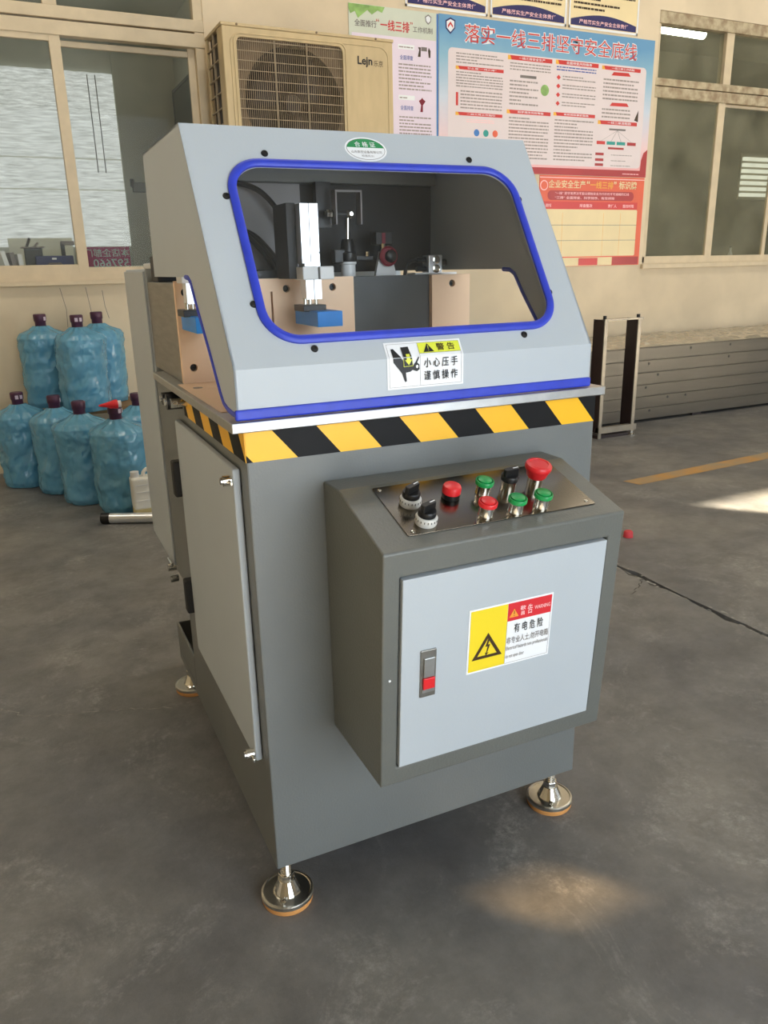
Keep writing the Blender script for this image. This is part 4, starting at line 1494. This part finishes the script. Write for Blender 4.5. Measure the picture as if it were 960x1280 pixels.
bp_ = sheet('safety_poster', 2.525, 4.352, 1.728, 2.660, grad_blue, 'large blue safety poster with red title and columns of small print')
pq(2.595, 4.287, 1.790, 2.475, 'panel', M['panel_pink'], bp_, .0006, .03)
pp_([(2.525, 1.728), (4.352, 1.728), (4.352, 1.925), (4.315, 1.90), (4.296, 1.85), (4.29, 1.775), (2.525, 1.772)], 'red_border', M['p_red2'], bp_, .0005)
ptxt('落实一线三排坚守安全底线', 2.714, 4.190, 2.507, 2.628, M['white'], bp_, .034, .0012, 'title_outline')
ptxt('落实一线三排坚守安全底线', 2.720, 4.184, 2.514, 2.621, M['p_red'], bp_, .0, .0020, 'title')
SH = [(2.574, 2.625), (2.611, 2.645), (2.648, 2.632), (2.646, 2.585), (2.611, 2.550), (2.577, 2.580)]
pp_(SH, 'shield', M['navy'], bp_, .0010)
pp_([(2.611 + (x - 2.611) * .78, 2.6 + (z - 2.6) * .78) for x, z in SH], 'shield', M['white'], bp_, .0015)
pp_([(2.592, 2.582), (2.611, 2.606), (2.630, 2.585), (2.630, 2.598), (2.611, 2.622), (2.592, 2.600)], 'shield_mark', M['p_red'], bp_, .0020)
heads = [(2.652, 3.029, 2.352, 2.372), (3.061, 3.430, 2.440, 2.466), (3.461, 3.838, 2.442, 2.468), (3.870, 4.231, 2.439, 2.463), (2.652, 3.026, 2.077, 2.097), (3.061, 3.432, 2.109, 2.133), (3.457, 3.830, 2.116, 2.138), (3.859, 4.230, 2.081, 2.106)]
words = ['什么是“一线三排”', '一线三排安全生产', '全面排查风险隐患', '一线三排工作机制', '一线三排工作指引', '科学排序风险等级', '有效排除事故隐患', '一线三排流程图']
for (a, b, c, d), wd in zip(heads, words):
    pp_([(a + .025, c), (b, c), (b, d), (a + .012, d)], 'heading_bar', M['p_red'], bp_, .0012)
    pp_([(a, c), (a + .03, c), (a + .018, d), (a, d)], 'heading_flag', M['p_gold'], bp_, .0016)
    ptxt(wd, a + .09, b - .06, c + .005, d - .004, M['white'], bp_, .01, .0021, 'heading')
fine(2.655, 3.025, 2.385, 2.455, 4, M['ink_fine'], bp_)
fine(2.655, 3.025, 2.245, 2.345, 6, M['ink_fine'], bp_)
fine(2.69, 3.02, 2.115, 2.235, 6, M['ink_fine'], bp_)
pq(2.655, 2.672, 2.135, 2.215, 'bracket_tab', M['p_red'], bp_, .0012)
fine(2.74, 2.96, 2.035, 2.06, 2, M['pinkish'], bp_)
for i, mm in enumerate(('p_bluedot', 'p_teal', 'p_orange')):
    cx = 2.82 + i * .075
    MB().cyl((cx, PY - .0012, 1.975), (cx, PY - .0004, 1.975), .022, n=18).build('emblem', M[mm], bp_)
fine(3.08, 3.42, 2.375, 2.43, 3, M['ink_fine'], bp_)
pq(3.165, 3.30, 2.335, 2.352, 'tab', M['ink_grey'], bp_, .0012)
fine(3.08, 3.32, 2.16, 2.325, 7, M['ink_fine'], bp_)
MB().cyl((3.375, PY - .0012, 2.27), (3.375, PY - .0004, 2.27), .036, n=14).build('emblem', M['p_leaf'], bp_)
fine(3.47, 3.82, 2.40, 2.435, 2, M['ink_blue'], bp_)
for i in range(4):
    z = 2.36 - i * .055
    pp_([(3.472, z), (3.490, z + .016), (3.508, z), (3.490, z - .016)], 'bullet', M['p_red'], bp_, .0012)
    fine(3.525, 3.825, z - .018, z + .018, 2, M['ink_fine'], bp_, seed=i)
fine(3.08, 3.42, 1.82, 2.095, 13, M['ink_fine'], bp_)
fine(3.47, 3.82, 1.82, 2.10, 13, M['ink_fine'], bp_)
pp_([(3.96, 2.405), (4.14, 2.408), (4.12, 2.430), (3.98, 2.428)], 'tab', M['p_red'], bp_, .0012)
fine(3.89, 4.22, 2.24, 2.39, 6, M['ink_fine'], bp_)
pp_([(3.96, 2.205), (4.14, 2.208), (4.12, 2.230), (3.98, 2.228)], 'tab', M['p_red'], bp_, .0012)
fine(3.89, 4.16, 2.12, 2.195, 3, M['ink_fine'], bp_)
pp_([(4.20, 2.12), (4.238, 2.11), (4.236, 2.19)], 'cone', M['ink_brown'], bp_, .0012)
pq(3.968, 4.124, 2.044, 2.056, 'chart_box', M['ink_grey'], bp_, .0012)
for (a, b), mm in zip(((3.858, 3.937), (3.952, 4.032), (4.047, 4.129), (4.148, 4.232)), ('p_red', 'p_teal', 'p_teal', 'p_red2')):
    pq(a, b, 1.946, 1.968, 'chart_box', M[mm], bp_, .0012)
    m = MB()
    x = (a + b) / 2
    m.add([(4.046, PY - .0012, 2.044), (4.049, PY - .0012, 2.044), (x + .0015, PY - .0012, 1.968), (x - .0015, PY - .0012, 1.968)], [(0, 1, 2, 3)])
    m.build('chart_line', M['ink_grey'], bp_, recalc=False)
pq(3.967, 4.118, 1.915, 1.929, 'chart_box', M['p_red2'], bp_, .0012)
for z in (1.871, 1.832, 1.798):
    pq(3.852, 3.930, z, z + .018, 'chart_box', M['p_red2'], bp_, .0012)
    fine(4.0, 4.2, z, z + .012, 1, M['ink_fine'], bp_)
fine(4.12, 4.28, 1.742, 1.756, 1, M['pinkish'], bp_)

rp = sheet('red_sign', 3.36, 4.345, 1.088, 1.724, M['p_orange'], 'orange and red notice board with empty table below the blue poster', 'sign')
pq(3.36, 4.345, 1.706, 1.712, 'top_line', M['pinkish'], rp, .0006)
ptxt('企业安全生产', 3.440, 3.775, 1.638, 1.694, M['p_cream'], rp, .012, .0014, 'title')
ptxt('“', 3.787, 3.815, 1.672, 1.694, M['p_cream'], rp, .02)
ptxt('一线三排', 3.820, 4.040, 1.640, 1.692, M['p_gold'], rp, .012, .0014, 'title')
ptxt('”', 4.045, 4.070, 1.672, 1.694, M['p_cream'], rp, .02)
ptxt('标识牌', 4.095, 4.270, 1.640, 1.697, M['p_cream'], rp, .02, .0014, 'title')
pq(3.435, 4.247, 1.556, 1.622, 'text_pill', M['p_red2'], rp, .0008, .03)
ptxt('“一线” 坚守发展决不能以牺牲安全为代价的不可逾越的红线', 3.50, 4.20, 1.594, 1.614, M['pinkish'], rp, .01)
ptxt('“三排” 全面排查、科学排序、有效排除', 3.50, 4.06, 1.564, 1.584, M['pinkish'], rp, .01)
pq(3.40, 4.290, 1.496, 1.547, 'table_header', M['p_red'], rp, .0008)
for s_, a, b in (('隐患内容', 3.36 + .06, 3.47), ('排查整改', 3.730, 3.850), ('责任人', 4.000, 4.085), ('整改时限', 4.145, 4.255)):
    ptxt(s_, a, b, 1.508, 1.532, M['pinkish'], rp, .01)
pq(3.40, 4.293, 1.158, 1.494, 'table_field', M['p_cream'], rp, .0008, .012)
for z in (1.382, 1.272):
    pq(3.40, 4.293, z, z + .003, 'table_line', M['ink_grey'], rp, .0013)
for x in (3.575, 3.963, 4.128):
    pq(x, x + .0022, 1.16, 1.47, 'table_line', M['p_gold'], rp, .0013)
pq(3.36, 4.07, 1.090, 1.150, 'bottom_band', M['p_cream'], rp, .0008)
pq(3.745, 3.929, 1.093, 1.146, 'bottom_box', M['p_red'], rp, .0013)
ptxt('安全生产责任牌', 3.76, 3.915, 1.108, 1.132, M['pinkish'], rp, .01)
pq(4.074, 4.334, 1.093, 1.150, 'bottom_box', M['p_red2'], rp, .0013)
ptxt('安全第一', 4.09, 4.31, 1.103, 1.142, M['pinkish'], rp, .01)
MB().cyl((3.40, PY - .001, 1.655), (3.40, PY - .0002, 1.655), .035, n=20).build('emblem', M['pinkish'], rp)
MB().cyl((3.40, PY - .0016, 1.655), (3.40, PY - .0008, 1.655), .028, n=20).build('emblem', M['p_orange'], rp)

gp_ = sheet('green_poster', 1.893, 2.512, 1.728, 2.657, M['p_green_bg'], 'pale green and lilac poster with leaf print beside the air conditioner')
pq(1.91, 2.505, 1.74, 2.50, 'text_field', M['p_lilac'], gp_, .0006)
pp_([(1.893, 2.655), (2.14, 2.655), (2.12, 2.622), (2.09, 2.632), (2.05, 2.606), (2.02, 2.628), (1.99, 2.606), (1.955, 2.580), (1.935, 2.615), (1.905, 2.600), (1.893, 2.625)], 'leaf_print', M['p_leaf'], gp_, .0008)
ptxt('全面推行', 1.930, 2.080, 2.536, 2.574, M['ink_grey'], gp_, .008)
ptxt('“', 2.078, 2.098, 2.572, 2.588, M['p_red'], gp_)
ptxt('一线三排', 2.107, 2.311, 2.528, 2.588, M['label_red'], gp_, .012, .0014, 'title')
ptxt('”', 2.316, 2.334, 2.575, 2.590, M['p_red'], gp_)
ptxt('工作机制', 2.335, 2.478, 2.536, 2.570, M['ink_grey'], gp_, .0)
SH2 = [(2.424, 2.630), (2.447, 2.645), (2.470, 2.632), (2.466, 2.605), (2.447, 2.588), (2.428, 2.604)]
pp_(SH2, 'shield', M['ink_grey'], gp_, .0010)
pp_([(2.447 + (x - 2.447) * .75, 2.617 + (z - 2.617) * .75) for x, z in SH2], 'shield', M['white'], gp_, .0015)
for z0 in (2.39, 2.10):
    pq(2.228, 2.345, z0 + .045, z0 + .072, 'speech_box', M['white'], gp_, .0010)
    fine(2.235, 2.335, z0 + .05, z0 + .066, 1, M['ink_fine'], gp_, .0016)
    ptxt('全面排查', 2.240, 2.335, z0 - .015, z0 + .012, M['ink_blue'], gp_, .01)
fine(2.230, 2.470, 2.20, 2.36, 8, M['ink_fine'], gp_)
fine(2.230, 2.470, 1.88, 2.055, 9, M['ink_fine'], gp_)
pp_([(2.37, 2.40), (2.38, 2.44), (2.372, 2.455), (2.392, 2.455), (2.39, 2.40)], 'figure_print', M['ink_brown'], gp_, .0010)
pp_([(2.45, 2.40), (2.445, 2.44), (2.45, 2.458), (2.463, 2.44), (2.462, 2.40)], 'figure_print', M['ink_brown'], gp_, .0010)
pq(2.395, 2.437, 2.435, 2.458, 'speech_box', M['ink_grey'], gp_, .0010)
pp_([(2.385, 2.08), (2.392, 2.12), (2.375, 2.145), (2.392, 2.155), (2.400, 2.165), (2.408, 2.155), (2.425, 2.145), (2.405, 2.12), (2.405, 2.08)], 'figure_print', M['red_glass'], gp_, .0010)
pq(2.508, 2.520, 1.73, 2.655, 'blue_edge', M['p_bluedot'], gp_, .0006)

for i, (x0, x1) in enumerate(((2.283, 2.893), (2.915, 3.535), (3.556, 4.178))):
    lab = ['cream certificate sheet above the joint of green and blue posters', 'cream certificate sheet above the middle of the blue poster', 'cream certificate sheet nearest the dim room window'][i]
    o = sheet('certificate', x0, x1, 2.676, 3.12, M['p_cream'], lab, 'certificate', 'certificate sheets in a row above the posters')
    for a, b, c, d in ((x0, x1, 2.676, 2.690), (x0, x0 + .012, 2.676, 3.12), (x1 - .012, x1, 2.676, 3.12), (x0, x1, 3.108, 3.12)):
        pq(a, b, c, d, 'frame_edge', M['white'], o, .0008)
    arcp = [(x0 + .018 + (x1 - x0 - .036) * t / 12, 2.732 + .040 * math.sin(math.pi * t / 12)) for t in range(13)]
    pp_([(x1 - .018, 2.695), *reversed(arcp), (x0 + .018, 2.695)], 'navy_band', M['navy'], o, .0008)
    ptxt('严格落实生产安全主体责任', x0 + .09, x1 - .09, 2.708, 2.736, M['pinkish'], o, .01)
    fine(x0 + .04, x1 - .04, 2.79, 3.09, 10, M['ink_brown'], o)

# ---- stack of long metal boards under the dim room window
zs = [0.02, .105, .190, .275, .360, .447, .536]
names_ = ['lowest long grey metal board, on the workshop floor', 'second long grey metal board up from the floor', 'third long grey metal board up from the floor', 'fourth long grey metal board up from the floor', 'fifth long grey metal board up, second from the top', 'topmost long grey metal board, right under the plastic wrap']
for i in range(6):
    x0 = 2.95 + random.Random(i).uniform(-.02, .02)
    dy = random.Random(i + 9).uniform(0, .008)
    b = thing('metal_board', names_[i], 'board', (5.6, 3.5, zs[i]), 'long boards stacked along the wall')
    MB().box(x0, 8.4, 3.130 + dy, 3.86, zs[i], zs[i + 1] - .004).build('panel', M['board'], b, bevel=.003)
    MB().box(x0, 8.4, 3.136 + dy, 3.86, zs[i + 1] - .004, zs[i + 1]).build('seam', M['board'], b)
    for q in range(2):
        rx_ = random.Random(i * 7 + q).uniform(3.6, 5.4)
        MB().lathe([(.009, 0), (.009, .002), (.0005, .003)], (rx_, 3.130 + dy, zs[i] + .06), (0, -1, 0), 10).build('screw', M['gasket'], b)
bs = thing('timber_bearer', 'dark timber bearers carrying the stack of boards', 'bearer', (5, 3.5, 0))
for x in (3.2, 4.3, 5.4, 6.5, 7.6):
    MB().box(x, x + .09, 3.16, 3.84, 0, .02).build('bearer', M['post_dark'], bs)
m = MB()
nx, ny = 130, 14
vs, fs = [], []
for j in range(ny + 1):
    for i in range(nx + 1):
        x = 2.97 + (8.38 - 2.97) * i / nx
        y = 3.131 + (3.87 - 3.131) * j / ny
        z = .541 + .030 * max(0, noise.noise((x * 9, y * 9, 3.1))) + .02 * max(0, noise.noise((x * 25, y * 14, 8)))
        if j == 0:
            z = .5375
        vs.append((x, y, z))
for j in range(ny):
    for i in range(nx):
        a = j * (nx + 1) + i
        fs.append((a, a + 1, a + nx + 2, a + nx + 1))
m.add(vs, fs)
wr_ = m.build('plastic_wrap', M['wrap'], None, origin=(5.6, 3.5, .536), recalc=False)
tag(wr_, 'crinkled shiny plastic wrap lying on top of the board stack', 'plastic wrap')

# ---- steel rack frame beside the stack
rk = thing('steel_rack', 'narrow steel rack frame with two dark flat uprights before the board stack', 'rack', (3.3, 2.95, 0))
for x in (3.13, 3.405):
    u_ = MB().box(x, x + .006, 2.85, 2.95, .04, .765).build('upright', M['post_dark'], rk)
    MB().box(x, x + .026, 2.842, 2.85, .0, .77).build('front_flange', M['post_light'], u_, bevel=.001)
    MB().cyl((x + .012, 2.86, .765), (x + .012, 2.86, .79), .011, n=8).build('bolt', M['rubber'], u_)
MB().box(3.13, 3.45, 2.845, 2.865, .758, .77).build('top_bar', M['post_light'], rk)
MB().box(3.13, 3.43, 2.935, 2.95, .752, .764).build('top_bar', M['post_light'], rk)
MB().box(3.13, 3.45, 2.84, 2.87, .035, .075).build('bottom_bar', M['post_light'], rk)
MB().box(3.13, 3.41, 2.85, 2.95, .0, .02).build('base_plate', M['post_dark'], rk)
MB().lathe([(.03, 0), (.03, .006), (.012, .012), (.012, .03)], (3.42, 2.85, 0), n=14).build('foot', M['chrome'], rk, smooth=True)
r2 = MB().box(2.98, 3.06, 3.02, 3.06, 0, .80).build('grey_post', M['post_dark'], None, origin=(3.02, 3.04, 0), bevel=.002)
tag(r2, 'dark upright post half hidden behind the machine hood', 'post')

# ---- bottled water in blue plastic bags
JUG = {}


def jug_mesh(seed):
    rnd = random.Random(seed)
    ph = [rnd.uniform(0, 6.28) for _ in range(6)]
    prof = []
    pts = [(.085, 0), (.118, .004), (.128, .03), (.126, .09), (.130, .13), (.124, .19), (.130, .25), (.128, .31), (.134, .350), (.132, .385), (.112, .410), (.062, .430), (.038, .448)]
    for k in range(len(pts) - 1):
        for t in (0, .14, .28, .43, .57, .71, .86):
            prof.append((pts[k][0] + (pts[k + 1][0] - pts[k][0]) * t, pts[k][1] + (pts[k + 1][1] - pts[k][1]) * t))
    prof.append(pts[-1])

    def wob(t, h):
        c, q = math.cos(t), math.sin(t)
        f = .075 * noise.noise((c * 2.1 + seed * 5, q * 2.1, h * 9))
        f += .085 * (.25 - abs(noise.noise((c * 3.2 + seed * 3, q * 3.2 + h * 6, h * 15))))
        f += .050 * (.25 - abs(noise.noise((c * 8 + seed, q * 8 - h * 14, h * 30))))
        if h > .36:
            f += .09 * math.sin(t * 11 + ph[0] + h * 30) * (h - .36) / .09
        return 1.0 + f
    return MB().lathe(prof, (0, 0, 0), n=110, wob=wob)


def jug(x, y, z, rot, seed, label, group, lean=0.0):
    o = thing('water_jug', label, 'water jug', (x, y, z), group)
    key = seed % 3
    inner = MB().lathe([(.10, .004), (.112, .012), (.113, .12), (.105, .135), (.113, .15), (.113, .26), (.105, .275), (.113, .29), (.113, .35), (.085, .395), (.035, .425), (.028, .44)], (x, y, z), n=24).build('jug', M['jug_blue'], o, smooth=True)
    if key not in JUG:
        b = jug_mesh(key)
        b.v = [v + Vector((x, y, z)) for v in b.v]
        bag = b.build('bag', M['bag'], o, smooth=True)
        JUG[key] = bag.data
    else:
        bag = bpy.data.objects.new('bag', JUG[key])
        col.objects.link(bag)
        bag.parent = o
    cp_ = MB().lathe([(.026, .42), (.029, .43), (.029, .47), (.033, .475), (.034, .507), (.030, .512)], (x, y, z), n=18).build('cap_seal', M['seal'], o, smooth=True)
    for a in (-1.9, -1.2):
        d = Vector((math.cos(a), math.sin(a), 0))
        s = Vector((-d.y, d.x, 0))
        c = Vector((x, y, z + .487)) + d * .0342
        MB().add([c - s * .008 - Vector((0, 0, .010)), c + s * .008 - Vector((0, 0, .010)), c + s * .008 + Vector((0, 0, .010)), c - s * .008 + Vector((0, 0, .010))], [(0, 1, 2, 3)]).build('seal_print', M['seal_print'], cp_)
    o.rotation_euler = (lean, -lean * .6, rot)
    return o


gj = 'bagged water jugs against the wall'
jug(-.285, 3.57, 0, .3, 0, 'bagged blue water jug at the wall, outermost on the floor', gj)
jug(-.114, 3.325, 0, 1.5, 1, 'bagged blue water jug on the floor between the outermost and third jugs', gj)
jug(-.015, 3.05, 0, 2.7, 2, 'bagged blue water jug on the floor just behind the foremost jug', gj)
jug(.128, 2.805, 0, .9, 3, 'foremost bagged blue water jug, with red spray nozzle on its cap', gj)
jug(.285, 3.16, 0, 2.2, 1, 'bagged blue water jug on the floor mostly hidden behind the machine', gj)
ZP = .395
jug(-.104, 3.755, ZP, 1.1, 2, 'bagged blue water jug raised on the bench, above the outermost floor jug', gj)
jug(.066, 3.49, ZP, .2, 0, 'front bagged blue water jug of the three raised on the bench', gj)
jug(.196, 3.75, ZP, 2.4, 1, 'bagged blue water jug raised on the bench, beside the machine', gj)
be = thing('wooden_bench', 'low wooden bench under the raised water jugs', 'bench', (.15, 3.6, 0))
MB().box(-.14, .42, 3.50, 3.86, ZP - .03, ZP).build('bench_top', M['wood'], be, bevel=.002)
for x in (-.12, .37):
    for y in (3.51, 3.80):
        MB().box(x, x + .04, y, y + .04, 0, ZP - .03).build('leg', M['wood'], be)

sp = thing('spray_nozzle', 'red spray nozzle lying on the foremost water jug cap', 'nozzle', (.125, 2.79, .512))
MB().lathe([(.004, 0), (.016, .055), (.022, .075), (.022, .085)], (.055, 2.765, .522), (1, .1, .0), 14).build('cone', M['red'], sp, smooth=True)
MB().cyl((.138, 2.775, .522), (.156, 2.777, .522), .016, n=14).build('white_end', M['white_plastic'], sp)
MB().box(.10, .125, 2.76, 2.78, .505, .52).build('trigger', M['red'], sp, bevel=.003)

jc = thing('jerry_can', 'white plastic jerry can standing before the water jugs', 'jerry can', (.235, 2.66, 0))
MB().box(.135, .315, 2.560, 2.645, .045, .20).build('body', M['can_white'], jc, bevel=.012, segs=3)
MB().box(.136, .314, 2.561, 2.644, 0, .055).build('base', M['can_yellow'], jc, bevel=.008)
MB().cyl((.158, 2.603, .195), (.158, 2.603, .226), .020, n=16).build('cap', M['white_plastic'], jc, smooth=True)
MB().tube(arc([(.195, 2.603, .195), (.202, 2.603, .222), (.235, 2.603, .236), (.29, 2.603, .222), (.296, 2.603, .195)]), .009, 8).build('handle', M['can_white'], jc, smooth=True)
for z in (.09, .13, .165):
    MB().box(.150, .305, 2.5585, 2.561, z, z + .004).build('rib', M['white_plastic'], jc)

tb = thing('metal_tube', 'shiny metal tube with black end cap lying on the floor', 'tube', (.3, 2.5, .0))
MB().cyl((.022, 2.578, .025), (.56, 2.310, .025), .024, n=20).build('pipe', M['alu_bright'], tb, smooth=True)
MB().cyl((-.012, 2.595, .0255), (.024, 2.577, .0255), .0255, n=20).build('end_cap', M['black'], tb, smooth=True)

rcap = thing('floor_marker', 'small red dome marker standing on the floor by the floor joint', 'marker', (1.968, 1.275, 0))
MB().lathe([(.019, 0), (.020, .004), (.019, .022), (.015, .027), (.0005, .028)], (1.968, 1.275, 0), n=20).build('shell', M['floor_red'], rcap, smooth=True)
MB().lathe([(.0212, .001), (.0212, .005)], (1.968, 1.275, 0), n=20).build('rim', M['floor_red'], rcap)
